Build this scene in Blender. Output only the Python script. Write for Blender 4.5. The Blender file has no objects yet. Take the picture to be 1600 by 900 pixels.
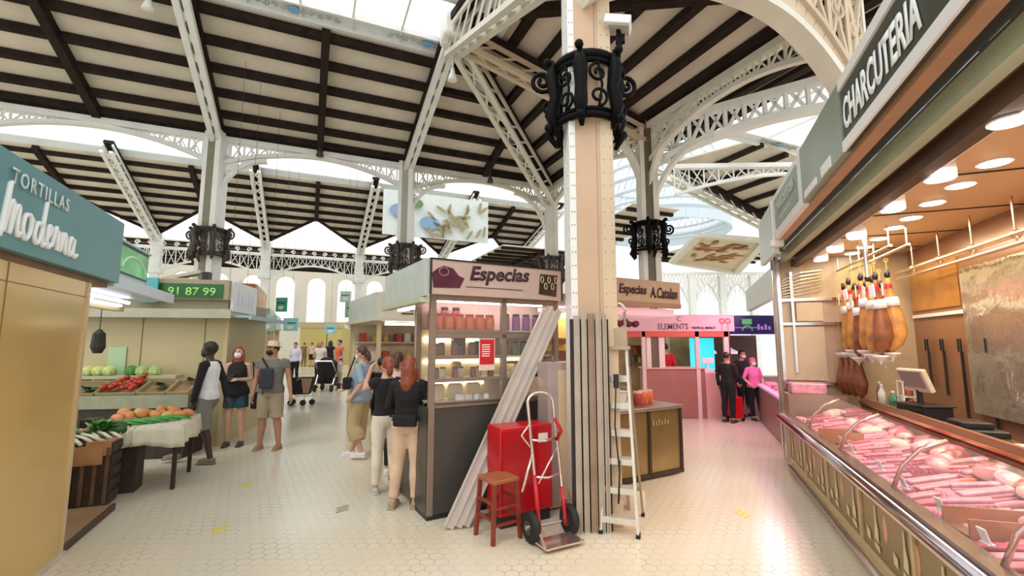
import bpy, bmesh, math, random
from mathutils import Vector, Matrix
random.seed(7)
S = bpy.context.scene
C = S.collection
PI = math.pi
# ------------------------------------------------------------------ camera, world, lights
F = 720.0; CH = 1.62; PITCH = math.atan(85 / 720)
cd = bpy.data.cameras.new('camera'); cam = bpy.data.objects.new('camera', cd); C.objects.link(cam)
cd.sensor_width = 36; cd.lens = 36 * F / 1600; cd.clip_end = 300; cd.clip_start = 0.05
cam.location = (0, 0, CH); cam.rotation_euler = (PI / 2 + PITCH, 0, 0)
S.camera = cam
w = bpy.data.worlds.new('sky'); S.world = w; w.use_nodes = True
wn = w.node_tree.nodes; bg = wn['Background']
tc = wn.new('ShaderNodeTexCoord'); sx = wn.new('ShaderNodeSeparateXYZ'); cr = wn.new('ShaderNodeValToRGB')
w.node_tree.links.new(tc.outputs['Generated'], sx.inputs[0]); w.node_tree.links.new(sx.outputs['Z'], cr.inputs[0])
cr.color_ramp.elements[0].position = 0.0; cr.color_ramp.elements[0].color = (.97, .96, .93, 1)
cr.color_ramp.elements[1].position = 0.6; cr.color_ramp.elements[1].color = (.93, .97, 1, 1)
w.node_tree.links.new(cr.outputs[0], bg.inputs[0]); bg.inputs[1].default_value = 1.15
sl = bpy.data.lights.new('sun', 'SUN'); sl.energy = 0.8; sl.angle = math.radians(25); sl.color = (1, .96, .88)
so = bpy.data.objects.new('sun', sl); C.objects.link(so); so.rotation_euler = (math.radians(38), 0, math.radians(-25))
S.view_settings.view_transform = 'Standard'; S.view_settings.look = 'None'
S.view_settings.exposure = 0.27; S.view_settings.gamma = 1.0; S.view_settings.use_curve_mapping = False

# ------------------------------------------------------------------ measuring helpers (pixel of the photo -> place in the hall)
cp, sp = math.cos(PITCH), math.sin(PITCH)
def ray(u, v):
    x = (u - 800) / F; up = -(v - 450) / F
    return Vector((x, cp - up * sp, sp + up * cp))
def G(u, v, z=0.0):
    r = ray(u, v); t = (z - CH) / r.z
    return Vector((r.x * t, r.y * t, z))
def AT(u, v, Y):
    r = ray(u, v); t = Y / r.y
    return Vector((r.x * t, Y, CH + r.z * t))
A = Vector((-1.86, 4.27, 0)); B = Vector((4.27, 1.86, 0)); C0 = Vector((.72, 4.2, 0)); CM = Vector((.765, 4.50, 0))
def GR(i, j, z=0.0):
    p = C0 + A * i + B * j
    return Vector((p.x, p.y, z))

# ------------------------------------------------------------------ materials
MATS = {}
def mat(name, col, rough=.6, metal=0.0, var=.0, scale=6.0, emit=0.0, alpha=1.0, trans=0.0, bump=0.0, coat=0.0):
    if name in MATS: return MATS[name]
    m = bpy.data.materials.new(name); m.use_nodes = True; nt = m.node_tree; b = nt.nodes['Principled BSDF']
    b.inputs['Base Color'].default_value = (*col, 1); b.inputs['Roughness'].default_value = rough; b.inputs['Metallic'].default_value = metal
    if var > 0 or bump > 0:
        t = nt.nodes.new('ShaderNodeTexCoord'); n = nt.nodes.new('ShaderNodeTexNoise'); n.inputs['Scale'].default_value = scale; n.inputs['Detail'].default_value = 5
        nt.links.new(t.outputs['Object'], n.inputs['Vector'])
    if var > 0:
        r = nt.nodes.new('ShaderNodeValToRGB'); r.color_ramp.elements[0].position = .3; r.color_ramp.elements[1].position = .7
        r.color_ramp.elements[0].color = (*[max(0, c * (1 - var)) for c in col], 1); r.color_ramp.elements[1].color = (*[min(1, c * (1 + var * .6)) for c in col], 1)
        nt.links.new(n.outputs['Fac'], r.inputs[0]); nt.links.new(r.outputs[0], b.inputs['Base Color'])
    if bump > 0:
        bp = nt.nodes.new('ShaderNodeBump'); bp.inputs['Strength'].default_value = bump; bp.inputs['Distance'].default_value = .03
        nt.links.new(n.outputs['Fac'], bp.inputs['Height']); nt.links.new(bp.outputs[0], b.inputs['Normal'])
    if emit > 0:
        b.inputs['Emission Color'].default_value = (*col, 1); b.inputs['Emission Strength'].default_value = emit
    if trans > 0: b.inputs['Transmission Weight'].default_value = trans; b.inputs['IOR'].default_value = 1.05
    if alpha < 1: b.inputs['Alpha'].default_value = alpha
    if coat > 0: b.inputs['Coat Weight'].default_value = coat
    MATS[name] = m
    return m
BOARD = mat('roof_boards', (.74, .67, .56), .8, var=.14, scale=1.2)
PURL = mat('dark_stained_timber', (.030, .019, .015), .75, var=.4, scale=4)
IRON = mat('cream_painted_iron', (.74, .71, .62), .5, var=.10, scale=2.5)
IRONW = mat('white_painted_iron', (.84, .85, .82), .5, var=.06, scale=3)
WARM = mat('warm_cream_paint', (.62, .50, .36), .45, var=.10, scale=1.6)
RECESS = mat('brown_cream_paint', (.50, .36, .25), .5, var=.12, scale=1.4)
BLACK = mat('black_wrought_iron', (.006, .005, .005), .55)
BRONZE = mat('dark_bronze_iron', (.05, .035, .025), .5, var=.3)
CHROME = mat('chrome', (.75, .74, .74), .18, 1.0)
STEEL = mat('brushed_steel', (.52, .50, .46), .3, .9, var=.15, scale=3)
ALU = mat('aluminium', (.70, .67, .60), .35, .6, var=.1, scale=5)
GLASS = mat('clear_glass', (.95, .97, .97), .03, alpha=.05)
WHITE = mat('white_plastic', (.82, .82, .80), .4)
BLK = mat('black_plastic', (.012, .012, .014), .4)
RUB = mat('black_rubber', (.012, .012, .012), .7)
TEAL = mat('teal_sign_board', (.115, .29, .31), .35, var=.10, scale=1.5)
YEL = mat('yellow_beige_laminate', (.68, .47, .18), .16, .25, var=.10, scale=.8)
BEIG = mat('beige_shutter_paint', (.52, .44, .24), .35, var=.10, scale=1)
LETW = mat('white_lettering', (.9, .93, .93), .5)
DKGRN = mat('dark_grey_green_sign', (.055, .065, .05), .4, var=.15)
LETD = mat('dark_maroon_lettering', (.05, .012, .02), .5)
WOOD = mat('brown_wood', (.22, .11, .05), .5, var=.25, scale=5)
BRICKPANEL = mat('orange_brown_panel', (.36, .10, .035), .5, var=.12)
RED = mat('red_painted_metal', (.50, .012, .02), .35, var=.12, scale=3)
DRED = mat('red_brown_painted_wood', (.24, .035, .018), .45, var=.3, scale=9)

for m_ in (BLACK, PURL): m_.node_tree.nodes['Principled BSDF'].inputs['Specular IOR Level'].default_value = .12
BLACK.node_tree.nodes['Principled BSDF'].inputs['Base Color'].default_value = (.002, .002, .002, 1)
# floor: pale hexagonal tiles
def floor_mat():
    m = bpy.data.materials.new('cream_hexagon_tiles'); m.use_nodes = True; nt = m.node_tree; N = nt.nodes; L = nt.links; b = N['Principled BSDF']
    t = N.new('ShaderNodeTexCoord'); mp = N.new('ShaderNodeVectorMath'); mp.operation = 'SCALE'; mp.inputs['Scale'].default_value = 1 / .105
    L.new(t.outputs['Object'], mp.inputs[0])
    R3 = (1, 1.7320508, 1); H3 = (.5, .8660254, .5)
    def vm(op, a, b2=None):
        n = N.new('ShaderNodeVectorMath'); n.operation = op
        if isinstance(a, tuple): n.inputs[0].default_value = a
        else: L.new(a, n.inputs[0])
        if b2 is not None:
            if isinstance(b2, tuple): n.inputs[1].default_value = b2
            else: L.new(b2, n.inputs[1])
        return n.outputs['Value'] if op in ('DOT_PRODUCT', 'LENGTH') else n.outputs['Vector']
    def mt(op, a, b2):
        n = N.new('ShaderNodeMath'); n.operation = op
        for i, q in ((0, a), (1, b2)):
            if isinstance(q, (int, float)): n.inputs[i].default_value = q
            else: L.new(q, n.inputs[i])
        return n.outputs[0]
    flat = vm('MULTIPLY', mp.outputs[0], (1, 1, 0)); off = vm('ADD', flat, (400, 400 * 1.7320508, 0))
    a_ = vm('MULTIPLY', vm('SUBTRACT', vm('MODULO', off, R3), H3), (1, 1, 0))
    b_ = vm('MULTIPLY', vm('SUBTRACT', vm('MODULO', vm('SUBTRACT', off, H3), R3), H3), (1, 1, 0))
    cmpn = mt('LESS_THAN', vm('DOT_PRODUCT', a_, a_), vm('DOT_PRODUCT', b_, b_))
    mx = N.new('ShaderNodeMix'); mx.data_type = 'VECTOR'; L.new(cmpn, mx.inputs['Factor']); L.new(b_, mx.inputs[4]); L.new(a_, mx.inputs[5])
    ab = vm('ABSOLUTE', mx.outputs[1]); sp_ = N.new('ShaderNodeSeparateXYZ'); L.new(ab, sp_.inputs[0])
    d = mt('MAXIMUM', sp_.outputs[0], vm('DOT_PRODUCT', ab, (.5, .8660254, 0)))
    grout = N.new('ShaderNodeValToRGB'); grout.color_ramp.elements[0].position = .455; grout.color_ramp.elements[1].position = .485
    grout.color_ramp.elements[0].color = (0, 0, 0, 1); grout.color_ramp.elements[1].color = (1, 1, 1, 1); L.new(d, grout.inputs[0])
    n1 = N.new('ShaderNodeTexNoise'); n1.inputs['Scale'].default_value = .55; n1.inputs['Detail'].default_value = 4; L.new(t.outputs['Object'], n1.inputs['Vector'])
    cr1 = N.new('ShaderNodeValToRGB'); cr1.color_ramp.elements[0].position = .35; cr1.color_ramp.elements[1].position = .65
    cr1.color_ramp.elements[0].color = (.66, .58, .42, 1); cr1.color_ramp.elements[1].color = (.74, .70, .58, 1); L.new(n1.outputs['Fac'], cr1.inputs[0])
    n2 = N.new('ShaderNodeTexNoise'); n2.inputs['Scale'].default_value = 2.2; L.new(t.outputs['Object'], n2.inputs['Vector'])
    cr2 = N.new('ShaderNodeValToRGB'); cr2.color_ramp.elements[0].position = .45; cr2.color_ramp.elements[1].position = .62; L.new(n2.outputs['Fac'], cr2.inputs[0])
    g2 = mt('MULTIPLY', grout.outputs[0], mt('ADD', mt('MULTIPLY', cr2.outputs[0], .5), .18))
    mc = N.new('ShaderNodeMix'); mc.data_type = 'RGBA'; L.new(g2, mc.inputs['Factor']); L.new(cr1.outputs[0], mc.inputs[6]); mc.inputs[7].default_value = (.30, .29, .25, 1)
    L.new(mc.outputs[2], b.inputs['Base Color']); b.inputs['Roughness'].default_value = .22; b.inputs['Specular IOR Level'].default_value = .5
    bp = N.new('ShaderNodeBump'); bp.inputs['Strength'].default_value = .25; bp.inputs['Distance'].default_value = -.004; L.new(grout.outputs[0], bp.inputs['Height']); L.new(bp.outputs[0], b.inputs['Normal'])
    return m
FLOOR = floor_mat()

# ------------------------------------------------------------------ mesh builder
class MB:
    def __init__(s): s.v = []; s.f = []; s.m = []; s.cur = 0
    def add(s, vs, fs):
        o = len(s.v); s.v += [Vector(p) for p in vs]
        for f in fs: s.f.append([o + i for i in f]); s.m.append(s.cur)
        return s
    def box(s, c, d, rz=0.0, M=None):
        c = Vector(c); R = Matrix.Rotation(rz, 3, 'Z') if M is None else M
        vs = [c + R @ Vector((x * d[0] / 2, y * d[1] / 2, z * d[2] / 2)) for x in (-1, 1) for y in (-1, 1) for z in (-1, 1)]
        return s.add(vs, [(0, 1, 3, 2), (4, 6, 7, 5), (0, 4, 5, 1), (2, 3, 7, 6), (0, 2, 6, 4), (1, 5, 7, 3)])
    def bx(s, x0, x1, y0, y1, z0, z1): return s.box(((x0 + x1) / 2, (y0 + y1) / 2, (z0 + z1) / 2), (abs(x1 - x0), abs(y1 - y0), abs(z1 - z0)))
    def beam(s, p, q, w_, h, up=(0, 0, 1)):
        p, q = Vector(p), Vector(q); d = (q - p)
        if d.length < 1e-6: return s
        d.normalize(); up = Vector(up)
        if abs(d.dot(up)) > .98: up = Vector((0, 1, 0))
        x = d.cross(up).normalized(); z = x.cross(d).normalized()
        vs = [e + x * a * w_ / 2 + z * b * h / 2 for e in (p, q) for a, b in ((-1, -1), (1, -1), (1, 1), (-1, 1))]
        return s.add(vs, [(3, 2, 1, 0), (4, 5, 6, 7), (0, 1, 5, 4), (1, 2, 6, 5), (2, 3, 7, 6), (3, 0, 4, 7)])
    def tube(s, pts, r, seg=8, caps=True, sx=1.0, ref=None):
        pts = [Vector(p) for p in pts]; n = len(pts); rs = r if isinstance(r, (list, tuple)) else [r] * n
        ref = Vector(ref) if ref is not None else None; prev = None; vs = []
        for i, p in enumerate(pts):
            d = (pts[min(i + 1, n - 1)] - pts[max(i - 1, 0)])
            if d.length < 1e-9: d = Vector((0, 0, 1))
            d.normalize()
            if prev is None:
                a = ref if ref is not None else (Vector((1, 0, 0)) if abs(d.x) < .9 else Vector((0, 1, 0)))
            else: a = prev
            x = (a - d * a.dot(d))
            if x.length < 1e-6: x = Vector((0, 1, 0)) - d * d.y
            x.normalize(); y = d.cross(x); prev = x
            for k in range(seg):
                t = 2 * PI * k / seg; vs.append(p + (x * math.cos(t) * sx + y * math.sin(t)) * rs[i])
        fs = [(i * seg + k, i * seg + (k + 1) % seg, (i + 1) * seg + (k + 1) % seg, (i + 1) * seg + k) for i in range(n - 1) for k in range(seg)]
        if caps: fs += [tuple(range(seg))[::-1], tuple((n - 1) * seg + k for k in range(seg))]
        return s.add(vs, fs)
    def lathe(s, prof, c=(0, 0, 0), seg=16, M=None, sx=1, sy=1):
        c = Vector(c); vs = []
        for r, z in prof:
            for k in range(seg):
                t = 2 * PI * k / seg; p = Vector((r * math.cos(t) * sx, r * math.sin(t) * sy, z)); vs.append(c + (M @ p if M else p))
        n = len(prof)
        fs = [(i * seg + k, i * seg + (k + 1) % seg, (i + 1) * seg + (k + 1) % seg, (i + 1) * seg + k) for i in range(n - 1) for k in range(seg)]
        fs += [tuple(range(seg))[::-1], tuple((n - 1) * seg + k for k in range(seg))]
        return s.add(vs, fs)
    def ball(s, c, r, seg=12, rings=8, M=None):
        r = (r, r, r) if isinstance(r, (int, float)) else r
        prof = [(max(1e-4, math.sin(PI * i / rings)), -math.cos(PI * i / rings)) for i in range(rings + 1)]
        c = Vector(c); vs = []
        for a, z in prof:
            for k in range(seg):
                t = 2 * PI * k / seg; p = Vector((a * math.cos(t) * r[0], a * math.sin(t) * r[1], z * r[2])); vs.append(c + (M @ p if M else p))
        fs = [(i * seg + k, i * seg + (k + 1) % seg, (i + 1) * seg + (k + 1) % seg, (i + 1) * seg + k) for i in range(rings) for k in range(seg)]
        return s.add(vs, fs)
    def slab(s, pts, th, n=None):
        pts = [Vector(p) for p in pts]
        if n is None: n = (pts[1] - pts[0]).cross(pts[2] - pts[0]).normalized()
        n = Vector(n); k = len(pts); vs = pts + [p + n * th for p in pts]
        fs = [tuple(range(k))[::-1], tuple(range(k, 2 * k))] + [(i, (i + 1) % k, k + (i + 1) % k, k + i) for i in range(k)]
        return s.add(vs, fs)
    def disc(s, c, rx, ry, ux, uy, th, seg=16):
        c, ux, uy = Vector(c), Vector(ux), Vector(uy); n = ux.cross(uy)
        return s.slab([c + ux * rx * math.cos(2 * PI * k / seg) + uy * ry * math.sin(2 * PI * k / seg) for k in range(seg)], th, n)
    def build(s, name, m, parent=None, smooth=False, bevel=0.0, subsurf=0):
        me = bpy.data.meshes.new(name); me.from_pydata(s.v, [], s.f)
        for x in (m if isinstance(m, (list, tuple)) else [m]): me.materials.append(x)
        if isinstance(m, (list, tuple)):
            for p, k in zip(me.polygons, s.m): p.material_index = k
        if smooth:
            for p in me.polygons: p.use_smooth = True
        me.update()
        bm = bmesh.new(); bm.from_mesh(me); bmesh.ops.recalc_face_normals(bm, faces=bm.faces); bm.to_mesh(me); bm.free()
        o = bpy.data.objects.new(name, me); C.objects.link(o)
        if parent: o.parent = parent
        if bevel > 0:
            b = o.modifiers.new('bevel', 'BEVEL'); b.width = bevel; b.segments = 2; b.limit_method = 'ANGLE'
        if subsurf: o.modifiers.new('sub', 'SUBSURF').levels = subsurf; o.modifiers['sub'].render_levels = subsurf
        return o
def thing(name, label, cat, loc=(0, 0, 0), rotz=0.0, group=None):
    o = bpy.data.objects.new(name, None); o.empty_display_size = .1; C.objects.link(o); o.location = loc; o.rotation_euler = (0, 0, rotz)
    o['label'] = label; o['category'] = cat
    if group: o['group'] = group
    return o
def tag(o, label, cat, group=None, kind=None, loc=None, rotz=None):
    o['label'] = label; o['category'] = cat
    if group: o['group'] = group
    if kind: o['kind'] = kind
    if loc is not None: o.location = loc
    if rotz is not None: o.rotation_euler = (0, 0, rotz)
    return o
def struct(name, mb, m, **k):
    o = mb.build(name, m, **k); o['kind'] = 'structure'; return o
def copy_tree(o, parent=None):
    c = o.copy(); C.objects.link(c); c.parent = parent
    for ch in list(o.children): copy_tree(ch, c)
    return c
def text(name, s, m, parent, pos, ux, width, height, uz=(0, 0, 1), shear=0.0, bold=0.0, th=.004, space=1.0, arc=0.0):
    cu = bpy.data.curves.new('t', 'FONT'); cu.body = s; cu.size = 1; cu.shear = shear; cu.offset = bold; cu.space_character = space; cu.resolution_u = 3
    o = bpy.data.objects.new('t', cu); C.objects.link(o)
    bpy.context.view_layer.update()
    me = bpy.data.meshes.new_from_object(o.evaluated_get(bpy.context.evaluated_depsgraph_get()))
    bpy.data.objects.remove(o)
    xs = [v.co.x for v in me.vertices]; ys = [v.co.y for v in me.vertices]
    x0, x1, y0, y1 = min(xs), max(xs), min(ys), max(ys)
    ux, uz, pos = Vector(ux).normalized(), Vector(uz).normalized(), Vector(pos); n = ux.cross(uz)
    for v in me.vertices:
        a = (v.co.x - x0) / (x1 - x0); b = (v.co.y - y0) / (y1 - y0)
        v.co = pos + ux * a * width + uz * b * height + n * .006
    me.materials.clear(); me.materials.append(m); me.name = name
    t = bpy.data.objects.new(name, me); C.objects.link(t); t.parent = parent
    so_ = t.modifiers.new('thick', 'SOLIDIFY'); so_.thickness = th
    return t
def lathe_arc(n0, n1, k): return [n0 + (n1 - n0) * i / k for i in range(k + 1)]
def spiral(c, r, ux, uz, turns=1.5, a0=0.0, n=22, sgn=1):
    c, ux, uz = Vector(c), Vector(ux), Vector(uz)
    return [c + (ux * math.cos(a0 + sgn * 2 * PI * turns * i / n) + uz * math.sin(a0 + sgn * 2 * PI * turns * i / n)) * r * (1 - .82 * i / n) for i in range(n + 1)]
U_A = A.normalized(); U_B = B.normalized(); Z = Vector((0, 0, 1))

# ================================================================== THE HALL
fl = struct('floor', MB().bx(-45, 40, -6, 70, -.08, 0), FLOOR)
EAVE = 6.84; RIDGE = 8.15
# roof plane helper: bays of boards + purlins + mid rafters
def roof_plane(name, fz, corners, i0, i1, npurl, along='B', bays=(), pth=.16, cut=None, label_skip=None):
    """corners: list of (i, j) polygon on the underside; purlins run along `along` at constant values of the other index"""
    bd = MB(); bd.slab([GR(i, j, fz(i, j)) for i, j in corners], .05, Z)
    o = struct(name, bd, BOARD)
    return o
def clip_range(poly, axis, val):
    """intersection interval of polygon (i,j) with axis index == val; returns other-coordinate interval"""
    out = []
    n = len(poly)
    for k in range(n):
        p, q = poly[k], poly[(k + 1) % n]
        a, b = p[axis], q[axis]
        if (a - val) * (b - val) <= 0 and a != b:
            t = (val - a) / (b - a); out.append(p[1 - axis] + t * (q[1 - axis] - p[1 - axis]))
    return (min(out), max(out)) if len(out) >= 2 else None
def panel(name, fz, poly, axis, vals, w_=.17, h=.14, mids=(), mw=.17):
    roof_plane(name, fz, poly, 0, 0, 0)
    pm = MB()
    for v in vals:
        r = clip_range(poly, axis, v)
        if not r or r[1] - r[0] < .02: continue
        a = (v, r[0]) if axis == 0 else (r[0], v); b = (v, r[1]) if axis == 0 else (r[1], v)
        pm.beam(GR(*a, fz(*a) - h / 2), GR(*b, fz(*b) - h / 2), w_, h)
    for v in mids:
        r = clip_range(poly, 1 - axis, v)
        if not r or r[1] - r[0] < .02: continue
        a = (v, r[0]) if axis == 1 else (r[0], v); b = (v, r[1]) if axis == 1 else (r[1], v)
        pm.beam(GR(*a, fz(*a) - h * .8), GR(*b, fz(*b) - h * .8), mw, h * 1.6)
    struct('trim_1', pm, PURL)
# nave 1 (over the camera): south slope rows 2 -> 1, hipped at j=1
fz1 = lambda i, j: RIDGE - (RIDGE - EAVE) * max(abs(i - 1), max(0.0, j))
SKY_IN = .22   # half width of the ridge skylight in bays
vals = [2 - k * .148 for k in range(0, 6)] + [1.945]
panel('ceiling', fz1, [(2, -4.2), (2, 1), (1 + SKY_IN, SKY_IN), (1 + SKY_IN, -4.2)], 0, vals[:6] + [2 - .03], mids=(-3.5, -2.5, -1.5, -.5, .5), mw=.16)
fzE = lambda i, j: RIDGE - (RIDGE - EAVE) * max(j, 0)
panel('ceiling', fzE, [(2, 1), (0, 1), (1 - SKY_IN, SKY_IN), (1 + SKY_IN, SKY_IN)], 1, [1 - k * .148 for k in range(0, 6)] + [.97], mids=(), mw=.16)
# short closing panel behind the node up to the ridge
cap = MB(); cap.slab([GR(1 + SKY_IN, SKY_IN, fz1(1 + SKY_IN, 0)), GR(1 - SKY_IN, SKY_IN, fz1(1 + SKY_IN, 0)), GR(1, 0, RIDGE)], .05, Z); struct('ceiling', cap, BOARD)
cap = MB(); cap.slab([GR(.78, -.05, 7.86), GR(.78, .22, 7.86), GR(.0, .98, 6.9), GR(0, -.05, 6.9)], .05, Z); struct('ceiling', cap, BOARD)
# hip timbers, dark, and ridge skylight frames
h = MB()
for p, q in (((2, 1), (1, 0)), ((0, 1), (1, 0))): h.beam(GR(*p, EAVE - .1), GR(*q, RIDGE - .1), .18, .2)
struct('trim_2', h, PURL)
# skylight over nave 1: glazed frame with a painted border
def skylight(i0, i1, j0, j1, z, ncol, label):
    t = MB()
    a, b, c, d = GR(i0, j0, z), GR(i0, j1, z), GR(i1, j1, z), GR(i1, j0, z)
    for p, q in ((a, b), (b, c), (c, d), (d, a)): t.beam(p, q, .1, .16)
    for p, q in ((a, b), (d, c)):
        off = (c - b).normalized() * (.42 if p is a else -.42)
        t.beam(p + off, q + off, .05, .1)
    o = struct('window_1', t, IRONW)
    g = MB()
    for p, q, s_ in ((a, b, 1), (d, c, -1)):
        off = (c - b).normalized() * .42 * s_
        g.slab([p + Z * .02, q + Z * .02, q + off + Z * .02, p + off + Z * .02], .02, Z)
    g.build('painted_border', mat('pale_blue_white_border', (.80, .87, .93), .4, var=.05), o)
    pn = MB()
    n = ncol
    for k in range(n + 1):
        p = a.lerp(b, k / n); q = d.lerp(c, k / n); pn.beam(p, q, .035, .06)
    pn.build('glazing_bar', IRONW, o)
    sc = MB(); sb = MB(); axis = (b - a).normalized(); nrm = (d - a).normalized()
    L_ = (b - a).length; m_ = max(1, int(L_ / 2.3))
    for k in range(m_):
        c0 = a + axis * (L_ * (k + .5) / m_) + nrm * .23 - Z * .03
        for s_ in (-1, 1):
            for q in range(5):
                cc = c0 + axis * s_ * (.16 + q * .15); sc.tube(spiral(cc, .07, axis * s_, nrm, 1.2, n=10, sgn=1 if q % 2 else -1), .011, 5)
        sb.disc(c0, .12, .1, axis, nrm, .012, 10)
    sc.build('scroll_ornament', mat('ornament_grey_ochre', (.45, .42, .36), .5, var=.3, scale=3), o)
    sb.build('blue_shell_ornament', mat('ornament_blue', (.22, .48, .75), .5), o)
    return o
skylight(1 + SKY_IN, 1 - SKY_IN, -4.2, SKY_IN - .02, 7.9, 22, '')

# ---- girders with lattice and arch
def girder(p, q, ztop, zs, zc, label, n=16, ch=.09, m=IRON, ring=True, bar=1.0):
    p, q = Vector(p), Vector(q); L_ = (q - p).length; d = (q - p).normalized()
    T = thing('lattice_girder', label, 'girder', (p.x, p.y, 0), 0)
    o = Vector((p.x, p.y, 0))
    f = lambda t: zc - (zc - zs) * (2 * t - 1) ** 2
    tm = MB(); tm.beam(Vector((0, 0, ztop - .07)), d * L_ + Z * (ztop - .07), .2, .14); tm.build('top_chord', m, T)
    am = MB(); K = 22
    for k in range(K):
        a, b = k / K, (k + 1) / K
        am.beam(d * L_ * a + Z * f(a), d * L_ * b + Z * f(b), ch * 1.5, ch)
    am.build('arch_chord', m, T)
    lm = MB()
    for k in range(n):
        a, b = k / n, (k + 1) / n
        pa, pb = d * L_ * a, d * L_ * b
        lm.beam(pa + Z * f(a), pa + Z * ztop, .035 * bar, .035 * bar)
        if ztop - f(a) > .2:
            lm.beam(pa + Z * f(a), pb + Z * ztop, .03 * bar, .03 * bar); lm.beam(pa + Z * ztop, pb + Z * f(b), .03 * bar, .03 * bar)
    if ring:
        for s_ in (.06, .13, .21, .79, .87, .94):
            zz = (f(s_) + ztop) / 2 - .05; r = (ztop - f(s_)) * .33
            lm.tube([d * L_ * s_ + Z * zz + d * r * math.cos(t * PI / 6) + Z * r * math.sin(t * PI / 6) for t in range(13)], .022, 5, caps=False)
    lm.build('lattice', m, T)
    return T
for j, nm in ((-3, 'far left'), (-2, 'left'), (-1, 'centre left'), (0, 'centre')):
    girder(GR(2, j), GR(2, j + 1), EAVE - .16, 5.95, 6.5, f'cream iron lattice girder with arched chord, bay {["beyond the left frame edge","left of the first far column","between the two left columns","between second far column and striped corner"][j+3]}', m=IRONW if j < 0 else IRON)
girder(GR(1, 1), GR(2, 1), EAVE - .16, 5.95, 6.5, 'cream iron lattice girder running away behind the big column')
girder(GR(0, 1), GR(1, 1), EAVE - .16, 5.7, 6.35, 'cream lattice girder rising from the black-collared column to the dark green sign')
# big arch next to the camera from the central column to the column behind the sign
def big_arch():
    T = thing('riveted_arch', 'big curved cream riveted arch sweeping from the central column to behind the dark green sign', 'arch', (C0.x, C0.y, 0))
    d = U_B; L_ = B.length; f = lambda t: 5.75 - (1.55 * abs(2 * t - 1) ** 2.2 if t > .5 else .75 * abs(2 * t - 1) ** 2.2)
    K = 28; m1 = MB(); m2 = MB(); m3 = MB()
    for k in range(K):
        a, b = k / K, (k + 1) / K
        pa, pb = d * L_ * a, d * L_ * b
        m1.beam(pa + Z * f(a), pb + Z * f(b), .26, .10)
        m2.beam(pa + Z * (f(a) + .28), pb + Z * (f(b) + .28), .04, .46)
        m3.beam(pa + Z * (f(a) + .52), pb + Z * (f(b) + .52), .14, .07)
    m1.build('lower_flange', IRON, T); m2.build('web_plate', WARM, T); m3.build('upper_flange', WARM, T)
    l = MB(); n = 12
    for k in range(n):
        a, b = k / n, (k + 1) / n
        l.beam(d * L_ * a + Z * (f(a) + .5), d * L_ * b + Z * 6.7, .05, .05); l.beam(d * L_ * b + Z * (f(b) + .5), d * L_ * a + Z * 6.7, .05, .05)
        l.beam(d * L_ * a + Z * (f(a) + .5), d * L_ * a + Z * 6.7, .05, .05)
        c = d * L_ * (a + .5 / n) + Z * ((f(a) + 7.2) / 2); 
        l.tube([c + d * .13 * math.cos(t * PI / 6) + Z * .13 * math.sin(t * PI / 6) for t in range(13)], .022, 5, caps=False)
    l.beam(Z * 6.75, d * L_ + Z * 6.75, .16, .14)
    l.build('spandrel_lattice', WARM, T)
big_arch()
# rafter trusses (white): lattice between two chords
def rafter(p, q, label, depth=.36, wd=.08, m=IRONW, n=10, fan=0.0):
    p, q = Vector(p), Vector(q); o = Vector((p.x, p.y, 0))
    T = thing('rafter_truss', label, 'rafter', o)
    p, q = p - o, q - o; d = (q - p).normalized(); side = d.cross(Z).normalized(); up = side.cross(d).normalized()
    if up.z < 0: up = -up
    lo0, lo1 = p - up * (depth + fan), q - up * depth
    a = MB()
    for s_ in (-1, 1): a.beam(p - up * .2 + side * wd * s_, q - up * .2 + side * wd * s_, .05, .09)
    a.build('upper_chord', m, T)
    b = MB()
    for s_ in (-1, 1): b.beam(lo0 + side * wd * s_, lo1 + side * wd * s_, .11, .09)
    b.build('lower_chord', m, T)
    l = MB()
    for k in range(n):
        t, u = k / n, (k + 1) / n
        A0, A1 = (p - up * .2).lerp(q - up * .2, t), (p - up * .2).lerp(q - up * .2, u); B0, B1 = lo0.lerp(lo1, t), lo0.lerp(lo1, u)
        for s_ in (-1, 1):
            l.beam(A0 + side * wd * s_, B1 + side * wd * s_, .02, .05)
        l.beam(B0 - side * wd, B1 + side * wd, .05, .02); l.beam(B1 - side * wd, B0 + side * wd, .05, .02)
    l.build('lattice', m, T)
    dk = MB(); dk.beam(p - up * .07, q - up * .07, .3, .14); dk.build('timber', PURL, T)
    return T
rl = {-3: 'white lattice rafter far beyond the left edge', -2: 'white lattice rafter near the upper left corner', -1: 'white lattice rafter rising above the leftmost tall column', 0: 'white lattice rafter meeting the roof node left of the big column'}
for j in (-3, -2, -1, 0): rafter(GR(2, j, EAVE), GR(1, j, RIDGE - .1), rl[j])
rafter(GR(2, 1, EAVE - .1), GR(1, 0, RIDGE - .15), 'pale hip rafter between the striped roof slopes left of the big column', .5, .14, IRON, fan=.25)
rafter(GR(1, 1, EAVE - .1), GR(1, 0, RIDGE - .15), 'pale rafter crossing behind the top of the big column', .5, .12, WARM)
rafter(GR(0, 0, EAVE - .1), GR(1, 0, RIDGE - .15), 'pale rafter with dark holes joining the big column and the roof node', .7, .1, IRON, fan=.5)
nd = MB(); nd.box(GR(1, 0, RIDGE - .35), (.5, .5, .6), math.radians(20)); struct('trim_3', nd, IRONW, bevel=.05)

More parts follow.
